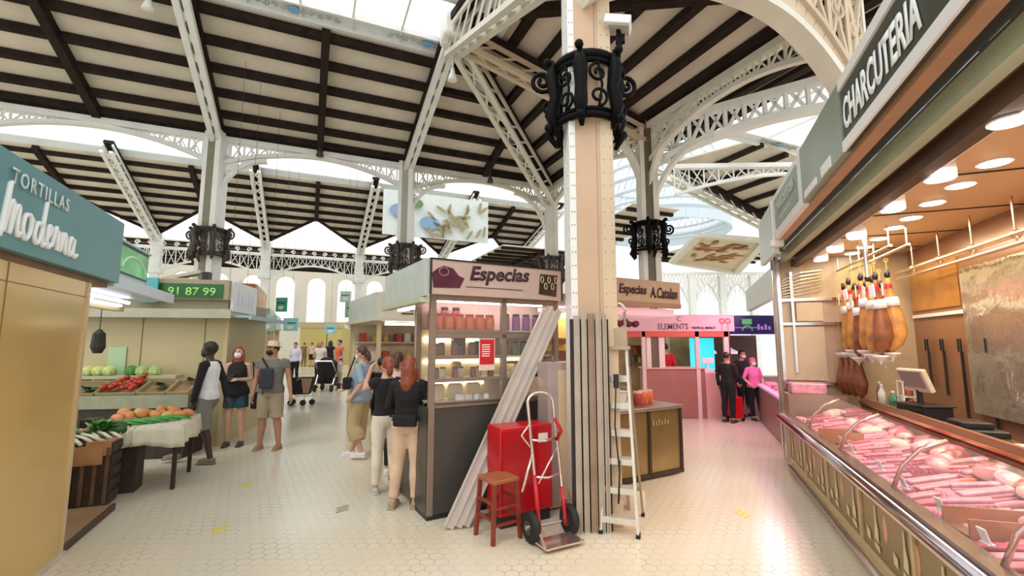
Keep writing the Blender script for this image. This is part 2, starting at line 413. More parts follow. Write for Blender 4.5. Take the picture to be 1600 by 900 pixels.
# ---- columns
def column(p, zt, label, col_m, rec_m, ring_m, near=False, s=.40, lit_left_m=None):
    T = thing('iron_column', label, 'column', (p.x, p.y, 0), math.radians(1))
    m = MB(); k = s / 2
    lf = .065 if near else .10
    m.bx(-k, -k + lf, -k, k, .02, zt); m.build('flange', lit_left_m or col_m, T, bevel=.008); m = MB(); m.bx(k - .13, k, -k, k, .02, zt); m.build('flange', col_m, T, bevel=.008)
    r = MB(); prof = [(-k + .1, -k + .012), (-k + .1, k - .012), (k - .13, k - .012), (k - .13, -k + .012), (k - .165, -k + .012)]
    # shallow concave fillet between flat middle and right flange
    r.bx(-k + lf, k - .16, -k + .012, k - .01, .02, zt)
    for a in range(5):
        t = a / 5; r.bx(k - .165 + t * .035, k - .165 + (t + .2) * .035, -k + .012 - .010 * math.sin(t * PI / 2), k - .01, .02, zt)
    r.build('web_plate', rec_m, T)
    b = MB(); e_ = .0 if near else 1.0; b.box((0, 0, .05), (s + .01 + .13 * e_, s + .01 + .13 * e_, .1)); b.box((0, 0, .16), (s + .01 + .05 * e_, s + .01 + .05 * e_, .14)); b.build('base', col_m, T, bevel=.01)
    if near:
        rv = MB()
        z = 1.95
        while z < zt - .2:
            for x, y, nx, ny in ((-k + .018, -k, 0, -1), (-k + .046, -k, 0, -1), (k - .10, -k, 0, -1), (k - .03, -k, 0, -1), (-k, -.12, -1, 0), (-k, .12, -1, 0)):
                rv.ball((x, y, z), .008, 6, 4)
            z += .13
        rv.build('rivets', rec_m, T, smooth=True)
    # collar
    g = MB() ; R = s * (.72 if near else .83); zc = 4.10 if near else 3.98
    ringpts = lambda rr, z: [Vector((rr * math.cos(t * PI / 12), rr * math.sin(t * PI / 12), z)) for t in range(25)]
    for z, th in ((zc - .3, .035), (zc - .24, .02), (zc + .26, .03), (zc + .32, .045)):
        g.tube(ringpts(R, z), th * (s / .42), 6, caps=False)
    for q in range(12):
        a = q * PI / 6 + .2; ex = Vector((math.cos(a), math.sin(a), 0)); tg = Vector((-math.sin(a), math.cos(a), 0))
        if q % 2 == 0:
            g.tube([ex * (R + .01) + Z * (zc - .42), ex * (R + .07) + Z * (zc - .2), ex * (R + .02) + Z * (zc), ex * (R + .06) + Z * (zc + .2), ex * (R + .05) + Z * (zc + .38)], [.02, .07, .06, .075, .02], 7)
            g.ball(ex * (R + .10) + Z * (zc + .36), .045, 8, 6); g.ball(ex * (R + .09) + Z * (zc - .34), .05, 8, 6)
        else:
            c1 = ex * (R + .01)
            g.tube(spiral(c1 + Z * (zc + .12), .1, tg, Z, 1.4, PI / 2), .016, 5); g.tube(spiral(c1 + Z * (zc - .12), .1, tg, Z, 1.4, -PI / 2), .016, 5)
            g.tube([c1 + Z * (zc - .24), c1 + tg * .04 + Z * zc, c1 + Z * (zc + .24)], .014, 5)
    for a in (PI * 1.0, 0, PI / 2, PI * 1.5) if not near else (PI * .98, PI * .06):
        ex = Vector((math.cos(a), math.sin(a), 0))
        g.tube(spiral(ex * (R + .14) + Z * (zc + .22), .13, -ex, Z, 1.7, 0, sgn=-1, n=26), [.024] * 20 + [.02] * 5 + [.03, .03], 6)
        g.tube(spiral(ex * (R + .07) + Z * (zc - .06), .08, -ex, -Z, 1.4, 0), .02, 5)
        g.tube([ex * R + Z * (zc - .5), ex * (R + .08) + Z * (zc - .36), ex * R + Z * (zc - .2)], [.02, .05, .03], 6)
    g.build('scrolled_collar', ring_m, T, smooth=True)
    return T
mainc = column(CM, 8.0, 'big cream riveted iron column in the centre foreground with a black scrolled collar', mat('cream_column_paint', (.66, .52, .36), .4, var=.07, scale=1.5), mat('tan_column_paint', (.60, .42, .28), .35, var=.08, scale=1.5), BLACK, True, .43, lit_left_m=IRONW)  # left flange coloured whiter for the light falling on that side
column(GR(1, 1), EAVE, 'cream column with black collar standing right of the big column above the spice sign', IRON, mat('dark_olive_web_shade', (.14, .11, .07), .5, var=.2), BLACK)  # web tinted dark for the shade between the flanges
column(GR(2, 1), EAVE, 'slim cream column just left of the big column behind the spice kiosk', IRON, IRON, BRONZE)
column(GR(2, 0), EAVE, 'white column with bronze collar above the row of spice signs', IRONW, mat('grey_green_web_shade', (.42, .41, .33), .5), BRONZE)  # web greyed, the recess shade is put into its colour
column(GR(2, -1), EAVE, 'white column with shaded olive web and bronze collar above the green telephone sign', IRONW, mat('olive_web_shade', (.25, .23, .15), .5, var=.15), BRONZE)  # olive web colour holds the shade of the recess
column(GR(2, -2), EAVE, 'white column hidden behind the teal sign at left', IRONW, IRON, BRONZE)

# ---- nave 2 behind (rows 2..5): far slope with zigzag lower edge
R2 = 9.0; i_r = 3.5
fz2 = lambda i, j: R2 - (i - i_r) * 1.4
for j in range(-4, 2):
    poly = [(i_r + .28, j), (i_r + .28, j + 1), (5, j + 1), (4.42, j + .5), (5, j)]
    # concave polygon: two halves
    bd = MB()
    for P_ in ([(i_r + .28, j), (i_r + .28, j + .5), (4.42, j + .5), (5, j)], [(i_r + .28, j + .5), (i_r + .28, j + 1), (5, j + 1), (4.42, j + .5)]):
        bd.slab([GR(a, b, fz2(a, b)) for a, b in P_], .05, Z)
    struct('ceiling', bd, BOARD)
    pm = MB()
    for k in range(9):
        v = i_r + .34 + k * .148
        if v < 4.42: segs = [(j, j + 1)]
        else:
            e = (v - 4.42) / .58 * .5; segs = [(j, j + .5 - e), (j + .5 + e, j + 1)]
        for a, b in segs:
            if b - a > .03: pm.beam(GR(v, a, fz2(v, a) - .07), GR(v, b, fz2(v, b) - .07), .15, .14)
    pm.beam(GR(i_r + .28, j + .5, fz2(i_r + .28, 0) - .1), GR(4.42, j + .5, fz2(4.42, 0) - .1), .18, .2)
    for a, b in (((4.42, j + .5), (5, j)), ((4.42, j + .5), (5, j + 1))): pm.beam(GR(*a, fz2(*a) - .05), GR(*b, fz2(*b) - .05), .1, .1)
    struct('trim_4', pm, PURL)
names4 = ['off the left edge', 'seen above the teal sign', 'beside the olive column', 'left of centre', 'behind the second far column', 'behind the spice sign', 'behind the column at right']
for k, j in enumerate(range(-4, 3)):
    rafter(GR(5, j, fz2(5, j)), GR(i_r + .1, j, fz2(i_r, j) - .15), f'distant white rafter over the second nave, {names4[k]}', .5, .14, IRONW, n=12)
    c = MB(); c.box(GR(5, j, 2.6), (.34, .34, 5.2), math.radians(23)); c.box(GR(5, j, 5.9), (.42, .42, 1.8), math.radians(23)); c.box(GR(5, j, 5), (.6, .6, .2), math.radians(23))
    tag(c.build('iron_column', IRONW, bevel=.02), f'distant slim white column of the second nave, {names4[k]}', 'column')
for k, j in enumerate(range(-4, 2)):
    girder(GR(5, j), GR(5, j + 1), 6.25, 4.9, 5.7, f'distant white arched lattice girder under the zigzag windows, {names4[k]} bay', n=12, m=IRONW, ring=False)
    cr_ = MB()
    for q in range(9):
        c = GR(5, j + (q + .5) / 9, 6.38); cr_.tube(spiral(c, .12, U_B * (1 if q % 2 else -1), Z, 1.3, n=10), .03, 4)
    struct('trim_5', cr_, IRONW)
# ridge glazing of nave 2 : border strip
br = MB(); br.slab([GR(i_r + .28, -4, fz2(i_r + .28, 0) + .02), GR(i_r + .28, 2, fz2(i_r + .28, 0) + .02), GR(i_r + .21, 2, fz2(i_r + .2, 0) + .04), GR(i_r + .21, -4, fz2(i_r + .2, 0) + .04)], .04, Z)
struct('trim_6', br, mat('pale_blue_white_border', (.8, .87, .93)))
# third nave: flat striped soffit far away
fl3 = MB(); fl3.slab([GR(6.1, -6, 7.5), GR(6.1, 4, 7.5), GR(8.2, 4, 7.6), GR(8.2, -6, 7.6)], .08, Z); struct('ceiling', fl3, BOARD)
pm = MB()
for k in range(7): pm.beam(GR(6.15 + k * .3, -6, 7.42), GR(6.15 + k * .3, 4, 7.42), .3, .16)
struct('trim_7', pm, PURL)
# far wall with tall arched windows
FW = 10.2; fwz = 9.5
def far_wall():
    base = GR(FW, 0); o = MB()
    wins = []
    def seg(j0, j1, z0, z1): o.slab([GR(FW, j0, z0), GR(FW, j1, z0), GR(FW, j1, z1), GR(FW, j0, z1)], .4, U_A)
    wj = [(-6.0 + k * .62, .36) for k in range(19)]
    last = -9.0
    K = 8
    for c, wd in wj:
        seg(last, c - wd / 2, 0, fwz); last = c + wd / 2
        seg(c - wd / 2, c + wd / 2, 0, 3.6)
        zt = 7.4; r = wd / 2 * 4.66
        for q in range(K):
            t0, t1 = PI * q / K, PI * (q + 1) / K
            x0, x1 = c + wd / 2 * math.cos(t0), c + wd / 2 * math.cos(t1)
            z0, z1 = zt + r * math.sin(t0), zt + r * math.sin(t1)
            o.slab([GR(FW, x1, z1), GR(FW, x0, z0), GR(FW, x0, fwz), GR(FW, x1, fwz)], .4, U_A)
        wins.append(c)
    seg(last, 9, 0, fwz)
    wl = struct('wall_far', o, mat('pale_cream_stone', (.62, .58, .48), .7, var=.06, scale=.4))
    for n_, c in enumerate(wins):
        b = MB(); b.beam(GR(FW, c, 3.6), GR(FW, c, 8.1), .05, .05)
        for z in (4.8, 6.0, 7.2): b.beam(GR(FW, c - .17, z), GR(FW, c + .17, z), .04, .04)
        struct('window_2', b, IRONW)
far_wall()

# ---- right hand nave (columns j = 1..3)
fzR = lambda i, j: RIDGE + .15 - (RIDGE + .15 - EAVE) * abs(j - 2.1) / 1.0
panel('ceiling', fzR, [(2.0, 2.1), (2.0, 3.2), (1.1, 3.2), (1.35, 2.25)], 1, [2.3, 2.48, 2.66, 2.84, 3.02, 3.18], mids=(1.97,), mw=.2)
skylight(1.35, .35, 1.95, 2.9, 8.0, 3, '')
panel('ceiling', lambda i, j: 6.95 + (j - 1) * 1.1, [(1.5, 1.03), (1.3, 1.75), (.1, 1.75), (-.3, 1.03)], 1, [1.1, 1.24, 1.38, 1.52, 1.66], w_=.2)
panel('ceiling', lambda i, j: 8.0, [(.2, 1.9), (.2, 3.2), (-.6, 3.2), (-.6, 1.9)], 1, [2.1, 2.3, 2.5, 2.7, 2.9, 3.1])
rafter(GR(2, 2.1, RIDGE + .1), GR(2, 3.3, EAVE - .1), 'cream gable rafter with pierced web at the right, above the white signs', .6, .16, IRON)
girder(Vector((3.35, 10.25, 0)), Vector((7.3, 7.4, 0)), 6.72, 5.75, 6.12, 'white cross braced lattice girder springing right from the black collared column', n=13, m=IRONW, ring=False, ch=.15, bar=2.0)
girder(GR(1.6, 1.75), GR(.9, 3.2), 7.3, 6.3, 6.95, 'white lattice arch further behind, under the right skylight', n=16, m=IRONW, ring=False)
def curved_brace(p, d, z0, z1, reach, label, m=IRON, flip=1):
    T = thing('curved_bracket', label, 'bracket', (p.x, p.y, 0))
    K = 12; a = MB(); l = MB(); pts = []
    for k in range(K + 1):
        t = PI / 2 * k / K; pts.append(d * reach * (1 - math.cos(t)) + Z * (z0 + (z1 - z0) * math.sin(t)))
    for k in range(K): a.beam(pts[k], pts[k + 1], .16, .09)
    a.build('curved_flange', m, T)
    for k in range(1, K):
        l.beam(pts[k], Vector((0, 0, pts[k].z)), .03, .03) if k < 7 else l.beam(pts[k], Vector((pts[k].x, pts[k].y, z1)), .03, .03)
        l.beam(pts[k], Vector((0, 0, min(z1, pts[k].z + .35))), .03, .03)
    l.build('web_bars', m, T)
    return T
curved_brace(GR(1, 1), Vector((.81, -.585, 0)), 3.9, 6.05, 1.5, 'curved cream bracket springing right from the black-collared column')
curved_brace(GR(1, 1), -U_B, 4.2, 6.4, 1.3, 'curved cream bracket springing left from the black-collared column')
curved_brace(GR(1, 1), -U_A, 4.3, 6.5, 1.5, 'curved cream bracket springing towards the viewer from the black-collared column')
curved_brace(GR(2, 1), -U_B, 4.2, 6.3, 1.3, 'curved cream bracket at the slim column left of the big column')
curved_brace(GR(2, 0), U_B, 4.6, 6.2, 1.1, 'curved white bracket right of the second far column', IRONW)
curved_brace(GR(2, -1), U_B, 4.6, 6.2, 1.1, 'curved white bracket right of the olive column', IRONW)
# far right roofs
fzF = lambda i, j: 7.2
panel('ceiling', lambda i, j: 7.6 - (i - 2.6) * .5, [(2.6, 2.2), (2.6, 2.75), (3.7, 2.75), (3.7, 2.2)], 0, [2.7, 2.9, 3.1, 3.3, 3.5, 3.65])
panel('ceiling', lambda i, j: 6.9, [(2.9, 3.6), (2.9, 5.2), (4.2, 5.2), (4.2, 3.6)], 0, [3.0, 3.25, 3.5, 3.75, 4.0, 4.15], mids=(4.4,))
panel('ceiling', lambda i, j: 6.3, [(3.6, 1.3), (3.6, 2.3), (5.0, 2.6), (5.2, 1.3)], 0, [3.65, 3.85, 4.05, 4.25, 4.45, 4.65, 4.85, 5.05], mids=(1.8, 2.2))
# painted ceiling panel with orange foliage
ap = MB(); P4 = [AT(1050, 408, 21), AT(1092, 366, 17.5), AT(1196, 374, 17.5), AT(1150, 424, 21)]
ap.slab(P4, .06, Z); apo = struct('ceiling', ap, mat('cream_mural_ground', (.72, .60, .42), .6, var=.08))
lv = MB(); rr = random.Random(3)
for k in range(34):
    a, b = rr.uniform(.2, .8), rr.uniform(.2, .8); c = P4[0].lerp(P4[3], a).lerp(P4[1].lerp(P4[2], a), b) - Z * .03; an = rr.uniform(0, PI)
    ux = Vector((math.cos(an), math.sin(an), 0)); uy = Vector((-math.sin(an), math.cos(an), 0)); lv.disc(c - Z * .03, .38, .11, ux, uy, .02, 8)
lv.build('painted_leaves', mat('orange_brown_leaf_paint', (.50, .22, .09), .6, var=.3, scale=2), apo)
fr = MB()
for k in range(4): fr.beam(P4[k] - Z * .05, P4[(k + 1) % 4] - Z * .05, .3, .15)
fr.build('cream_frame', IRON, apo)
# mural between the far columns (blue and green leaves)
mp_ = [GR(3.2, .02, 5.9), GR(3.2, .02, 7.75), GR(3.2, .98, 7.75), GR(3.2, .98, 5.9)]
mu = MB(); mu.slab(mp_, .06, U_A); muo = struct('wall_mural', mu, mat('pale_mural_ground', (.72, .78, .76), .6, var=.06))
lv = MB(); lv2 = MB(); lb = MB()
for k in range(30):
    c = GR(3.17, rr.uniform(.42, .95), rr.uniform(6.0, 7.4)); an = rr.uniform(0, PI); ux = U_B * math.cos(an) + Z * math.sin(an); uy = -U_B * math.sin(an) + Z * math.cos(an)
    lv.disc(c, .26, .07, ux, uy, .02, 8)
lv.build('ochre_leaves', mat('ochre_leaf_paint', (.36, .30, .16), .6), muo)
for jj, zz, a_ in ((.30, 7.25, .28), (.22, 6.25, .3)): lv2.disc(GR(3.17, jj, zz), a_, .2, U_B, Z, .02, 10)
lv2.build('green_leaves', mat('green_leaf_paint', (.14, .24, .12), .6), muo)
for jj, zz in ((.16, 6.9), (.42, 6.5)): lb.disc(GR(3.17, jj, zz), .42, .28, U_B, Z, .02, 10)
lb.build('blue_birds', mat('blue_grey_paint', (.24, .36, .55), .6), muo)

# dome drum far behind at right
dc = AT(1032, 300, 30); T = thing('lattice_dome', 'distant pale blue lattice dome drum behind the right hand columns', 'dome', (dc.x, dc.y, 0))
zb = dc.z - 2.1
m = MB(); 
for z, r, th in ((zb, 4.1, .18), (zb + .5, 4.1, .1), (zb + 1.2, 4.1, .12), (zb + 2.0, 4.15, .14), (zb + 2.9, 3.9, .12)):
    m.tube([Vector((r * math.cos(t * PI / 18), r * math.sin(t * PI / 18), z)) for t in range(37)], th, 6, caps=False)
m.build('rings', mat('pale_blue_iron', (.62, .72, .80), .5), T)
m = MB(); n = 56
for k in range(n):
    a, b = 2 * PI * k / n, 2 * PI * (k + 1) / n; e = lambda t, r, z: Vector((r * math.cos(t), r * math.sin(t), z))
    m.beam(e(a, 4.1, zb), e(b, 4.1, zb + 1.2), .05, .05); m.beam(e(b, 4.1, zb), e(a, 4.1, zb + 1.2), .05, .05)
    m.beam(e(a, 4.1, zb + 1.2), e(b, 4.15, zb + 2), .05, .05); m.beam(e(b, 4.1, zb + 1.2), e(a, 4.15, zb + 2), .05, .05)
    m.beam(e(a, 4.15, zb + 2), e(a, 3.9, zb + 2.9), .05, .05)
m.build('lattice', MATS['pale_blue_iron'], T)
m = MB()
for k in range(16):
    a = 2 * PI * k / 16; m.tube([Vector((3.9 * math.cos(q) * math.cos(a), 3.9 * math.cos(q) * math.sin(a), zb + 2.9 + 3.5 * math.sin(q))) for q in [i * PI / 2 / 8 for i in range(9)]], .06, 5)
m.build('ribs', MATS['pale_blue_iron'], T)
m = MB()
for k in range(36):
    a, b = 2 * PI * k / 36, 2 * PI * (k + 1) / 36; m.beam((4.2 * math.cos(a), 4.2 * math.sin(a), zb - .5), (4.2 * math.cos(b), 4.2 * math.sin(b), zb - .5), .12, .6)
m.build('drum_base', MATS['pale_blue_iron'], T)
# far arcade at right (white arched lattices and columns)
arc_l = ['leftmost, behind the pink sign', 'second from the left', 'third from the left', 'rightmost, behind the navy sign']
for k in range(4):
    p, q = AT(1035 + k * 48, 500, 26), AT(1083 + k * 48, 500, 26); p.z = q.z = 0
    girder(p, q, 5.6, 3.2, 4.9, f'far white arched lattice in the right arcade, {arc_l[k]}', n=8, m=IRONW, ring=True)
    c = MB(); c.box((p.x, p.y, 2.7), (.35, .35, 5.4)); tag(c.build('iron_column', IRONW), f'far white post of the right arcade, {arc_l[k]}', 'column')

# ================================================================== CHARCUTERIE STALL (right)
QC = Vector((3.73, 6.52, 0)); AZC = math.radians(21)
def CW(x, y, z=0.0): return Vector((QC.x + x * math.cos(AZC) + y * math.sin(AZC), QC.y - x * math.sin(AZC) + y * math.cos(AZC), z))
def cthing(name, label, cat, x=0, y=0, z=0, group=None, rz=0): return thing(name, label, cat, CW(x, y, z), -AZC + rz, group)
CEILM = mat('stall_ceiling_cream', (.66, .42, .22), .4, var=.05, scale=.8)
BACKM = mat('stall_back_brown', (.30, .15, .085), .25, var=.12, scale=1)
GOLD = mat('olive_gold_panel', (.25, .165, .045), .3, .2, var=.12, scale=1.4)
CREAM = mat('cream_trim', (.58, .46, .26), .4, var=.06)
LAMPE = mat('lamp_disc_light', (1.0, .93, .80), .5, emit=14)
PINKL = mat('pink_tube_light', (1.0, .72, .88), .5, emit=9)
Y0 = -6.7
# stall shell
T = cthing('market_stall', 'long charcuterie stall with brown back wall and lit ceiling at the right edge', 'stall')
m = MB(); m.bx(.26, 1.72, Y0, .2, 2.82, 2.88); m.build('ceiling_panel', CEILM, T)
m = MB()
for y in (-5.4, -4.35, -3.3, -2.2, -1.2, -.3): m.bx(.36, 1.7, y, y + .012, 2.812, 2.82)
m.build('ceiling_joint', PURL, T)
m = MB(); m.bx(1.62, 1.7, Y0, .2, 0, 2.82); m.build('back_panel', BACKM, T)
m = MB(); m.bx(1.60, 1.62, -1.05, .1, 2.02, 2.62); m.build('amber_glass_panel', mat('amber_panel', (.55, .27, .06), .12, .3, var=.15), T)
m = MB(); m.bx(.02, 1.62, .16, .22, 0, 2.82); m.build('end_panel', mat('beige_end_panel', (.50, .40, .28), .3, var=.1), T)
m = MB(); m.bx(1.59, 1.61, -1.1, .1, 1.93, 1.97); m.bx(1.58, 1.61, -6.6, -1.1, 1.93, 1.96); m.build('white_rail', WHITE, T)
m = MB(); m.bx(.26, .36, Y0, .18, 2.70, 2.95); m.bx(.2, .28, Y0, .18, 2.84, 3.0); m.build('front_beam', mat('dark_brown_beam', (.09, .045, .025), .4, var=.4, scale=2), T)
m = MB(); m.bx(.12, .20, Y0, .18, 2.78, 2.90); m.build('pale_green_awning_box', mat('pale_green_metal', (.50, .58, .42), .35, var=.05), T)
m = MB(); m.bx(-.02, .12, Y0, .18, 2.92, 2.98); m.build('shutter_slot', BLK, T)
m = MB(); m.bx(-.1, -.02, Y0, .18, 2.84, 2.93); m.build('brown_soffit', mat('tan_soffit', (.42, .25, .14), .4, var=.1), T)
m = MB(); m.tube([(.05, .16, 0), (.05, .16, 2.95)], .022, 8); m.tube([(0, .1, .2), (0, .1, 2.95)], .012, 8); m.bx(.06, .10, .10, .16, .0, 2.9); m.build('corner_post', CHROME, T)
m = MB(); m.tube([(.62, -1.62, 2.30), (.62, -1.62, 2.82)], .02, 8); m.build('hanging_post', CHROME, T)
m = MB()
m.tube([(1.38, -5.8, 2.50), (1.38, -.1, 2.50)], .028, 8); m.tube([(1.38, -5.8, 2.42), (1.38, -.1, 2.42)], .018, 8)
for k in range(9): m.tube([(1.38, -5.6 + k * .62, 2.42), (1.38, -5.6 + k * .62, 2.82)], .01, 6); m.ball((1.38, -5.6 + k * .62, 2.5), .04, 8, 6)
m.build('wall_pipe_rail', mat('brassy_steel', (.62, .48, .36), .25, .9), T)
m = MB(); m.bx(.1, 1.1, .10, .16, 2.2, 2.24); m.bx(.1, 1.1, .10, .16, 1.86, 1.9) ; m.bx(.22, .25, .09, .16, 1.2, 2.62); m.bx(.1, .9, .09, .15, 1.04, 1.08); m.build('end_frame_bars', CHROME, T)
m = MB(); m.bx(.28, .60, .12, .15, 1.92, 2.18); m.bx(.1, .6, .12, .15, 1.1, 1.84); m.build('end_beige_screen', mat('pale_beige_screen', (.56, .48, .34), .25, var=.06), T)
m = MB()
for k in range(7): m.tube([(.12, .1, 2.26 + k * .04), (.35, .07, 2.30 + k * .05), (.62, .1, 2.36 + k * .045)], .010, 5)
m.build('folded_clear_film', mat('shiny_film', (.75, .66, .5), .1, .5), T)
# wavy steel panel on the back wall
m = MB(); nx = 14
for k in range(nx):
    y = -1.15 - k * .32
    m.add([(1.57 + .006 * math.sin(k), y, .9), (1.57 + .006 * math.sin(k + 1), y - .32, .9), (1.57, y - .32, 2.40), (1.57, y, 2.40), (1.585, y, .9), (1.585, y - .32, .9), (1.585, y - .32, 2.40), (1.585, y, 2.40)], [(0, 1, 2, 3), (7, 6, 5, 4), (3, 2, 6, 7), (0, 4, 5, 1), (0, 3, 7, 4), (1, 5, 6, 2)])
m.build('wavy_steel_sheet', mat('wavy_mirror_steel', (.82, .84, .77), .12, .85, bump=.8, scale=3.0), T)
# knives hanging on the wall
for k, (y, L_) in enumerate(((-.25, .55), (-.62, .6), (-1.0, .8), (-1.5, .85))):
    m = MB(); m.bx(1.585, 1.60, y, y + .035, 1.62 - L_, 1.62 - .1); m.tube([(1.58, y + .018, 1.62 - .1), (1.58, y + .018, 1.66)], .02, 8); k_ = m.build('sharpening_steel', BLK)
    tag(k_, f'{["farthest", "second farthest", "second nearest", "nearest"][k]} of the four long black tools hanging on the brown stall wall', 'tool', 'black tools on the brown wall', loc=CW(0, 0), rotz=-AZC)
# spotlights and recessed lights
slab_l = [(-4.55, .36), (-3.67, .44), (-2.9, .44), (-1.81, .5), (-1.06, .5), (-.4, .5)]
nmz = ['nearest, at the upper right corner', 'second nearest', 'third, above the hanging post', 'fourth', 'fifth', 'farthest, by the corner post']
for k, (y, x) in enumerate(slab_l):
    T = cthing('ceiling_spotlight', f'white cylinder spotlight, front row of the charcuterie ceiling, {nmz[k]}', 'lamp', x, y, 2.82, 'cylinder spotlights')
    m = MB(); m.lathe([(.075, -.13), (.085, -.13), (.085, 0), (.0, 0)], seg=20); m.build('housing', WHITE, T, smooth=False)
    m = MB(); m.lathe([(.074, -.135), (.074, -.128)], seg=20); m.build('lit_disc', LAMPE, T)
for k, (y, x) in enumerate([(-4.6, .95), (-3.49, .81), (-3.0, .84), (-2.51, .86), (-1.98, .9), (-1.57, .91), (-1.0, .95), (-.48, .97), (-.05, .95)]):
    T = cthing('recessed_light', f'round recessed light of the back row in the stall ceiling, number {["one", "two", "three", "four", "five", "six", "seven", "eight", "nine"][k]} from the viewer', 'lamp', x, y, 2.82, 'recessed stall lights')
    m = MB(); m.lathe([(.095, -.008), (.095, .0)], seg=20); m.build('rim', WHITE, T)
    m = MB(); m.lathe([(.078, -.012), (.078, -.007)], seg=20); m.build('lit_disc', LAMPE, T)
# sign fascia
GGR = mat('grey_green_board', (.26, .32, .25), .35, var=.2, scale=1.5)
T = cthing('shop_sign', 'long dark green sign board reading CHARCUTERIA in white capitals above the right stall', 'sign')
m = MB(); m.bx(-.14, -.1, Y0, -3.93, 2.88, 3.34); m.build('board', DKGRN, T)
m = MB(); m.bx(-.155, -.14, Y0, -3.93, 2.86, 2.93); m.bx(-.155, -.14, Y0, -3.93, 3.28, 3.35); m.build('white_border', WHITE, T)
text('lettering', 'CHARCUTERIA', LETW, T, (-.142, -3.97, 2.985), (0, -1, 0), 1.08, .21, shear=.06, bold=.03)
T = cthing('shop_sign', 'plain grey green board between the charcuterie lettering and the framed sign', 'sign')
m = MB(); m.bx(-.15, -.1, -3.92, -2.75, 2.86, 3.35); m.build('board', GGR, T)
m = MB(); m.bx(-.158, -.15, -3.25, -2.85, 2.87, 2.93); m.bx(-.158, -.15, -3.65, -3.4, 2.87, 2.95); m.build('pale_sticker', WHITE, T)
T = cthing('shop_sign', 'green framed sign with faint capitals, smaller, beyond the grey green board', 'sign')
m = MB(); m.bx(-.15, -.1, -2.74, -1.2, 2.84, 3.34); m.build('frame', WHITE, T)
m = MB(); m.bx(-.158, -.15, -2.6, -1.42, 2.93, 3.27); m.build('board', GGR, T)
text('lettering', 'CHARCUTERIA', mat('faint_lettering', (.55, .62, .52), .5), T, (-.16, -1.5, 3.08), (0, -1, 0), 1.0, .11, bold=.01)
m = MB(); m.bx(-.16, -.158, -2.3, -1.7, 2.99, 3.01); m.build('faint_line', MATS['faint_lettering'], T)
T = cthing('shop_sign', 'pale mint sign panel at the far end of the charcuterie fascia', 'sign')
m = MB(); m.bx(-.15, -.1, -1.18, -.1, 2.70, 3.32); m.build('board', mat('pale_mint_board', (.60, .70, .62), .35, var=.05), T)
m = MB(); m.bx(-.158, -.15, -1.2, -1.16, 2.70, 3.34); m.bx(-.158, -.15, -.14, -.08, 2.70, 3.34); m.build('edge_trim', WHITE, T)
m = MB(); m.box((-.12, -1.2, 2.80), (.14, .1, .08)); tag(m.build('floodlight', WHITE, bevel=.01), 'small white bracket lamp below the sign joint', 'lamp', loc=CW(0, 0), rotz=-AZC)
# ---- display counter
T = cthing('display_counter', 'long refrigerated meat counter with olive gold front and chrome bumper rail', 'counter')
m = MB(); m.bx(0, .04, Y0, -.45, .14, .60); m.build('front_panel', GOLD, T)
m = MB()
m.bx(-.012, .0, Y0, -.45, .53, .60); m.bx(-.012, 0, Y0, -.45, .12, .17)
for y in (-.47, -1.32, -2.2, -3.1, -4.0, -4.9, -5.8): m.bx(-.014, 0, y - .02, y + .02, .14, .6)
m.build('cream_border', CREAM, T)
m = MB(); m.bx(-.03, .9, Y0, -.42, 0.0, .12); m.build('cream_plinth', CREAM, T)
m = MB(); m.tube([(-.05, Y0, .085), (-.05, -.6, .085)], .022, 8); m.build('kick_rail', CHROME, T, smooth=True)
m = MB(); m.tube([(-.09, Y0, .66), (-.09, -.4, .66), (-.05, -.36, .66), (.3, -.36, .66)], .04, 10); m.build('bumper_rail', mat('dark_chrome', (.55, .48, .50), .15, 1.0), T, smooth=True)
m = MB(); m.bx(-.07, .02, Y0, -.4, .60, .72); m.build('top_rim', mat('dark_steel_rim', (.30, .24, .20), .25, .8, var=.2), T)
m = MB(); m.add([(.02, Y0, .60), (.80, Y0, .74), (.80, -.42, .74), (.02, -.42, .60), (.02, Y0, .57), (.80, Y0, .71), (.80, -.42, .71), (.02, -.42, .57)], [(0, 1, 2, 3), (7, 6, 5, 4), (0, 3, 7, 4), (1, 5, 6, 2), (0, 4, 5, 1), (3, 2, 6, 7)]); m.build('display_tray', STEEL, T)
m = MB(); m.bx(.80, .84, Y0, -.42, 0, .95); m.bx(.04, .8, -.46, -.42, .12, .66); m.build('body', BACKM, T)
m = MB(); m.bx(.80, 1.12, Y0, -.40, .84, .88); m.build('serving_ledge', mat('dark_bronze_ledge', (.20, .14, .07), .2, .5, var=.2), T)
m = MB(); m.bx(.78, .80, Y0, -.4, .87, .90); m.build('gold_edge', mat('gold_edge', (.55, .42, .18), .2, .9), T)
ys = [-.45, -1.55, -2.65, -3.75, -4.85, -5.95]
for k in range(5):
    m = MB(); prof = [(0.0, .72), (.06, .85), (.16, .96), (.30, 1.02)]
    for q in range(3):
        (x0, z0), (x1, z1) = prof[q], prof[q + 1]
        m.slab([(x0, ys[k], z0), (x1, ys[k], z1), (x1, ys[k + 1] + .02, z1), (x0, ys[k + 1] + .02, z0)], .006)
    m.build('glass_panel', GLASS, T)
for k in range(1, 6):
    m = MB(); m.tube([(0, ys[k], .70), (.06, ys[k], .85), (.16, ys[k], .96), (.30, ys[k], 1.02)], .014, 6); m.build('glass_post', mat('rose_steel', (.62, .40, .36), .25, .8), T, smooth=True)
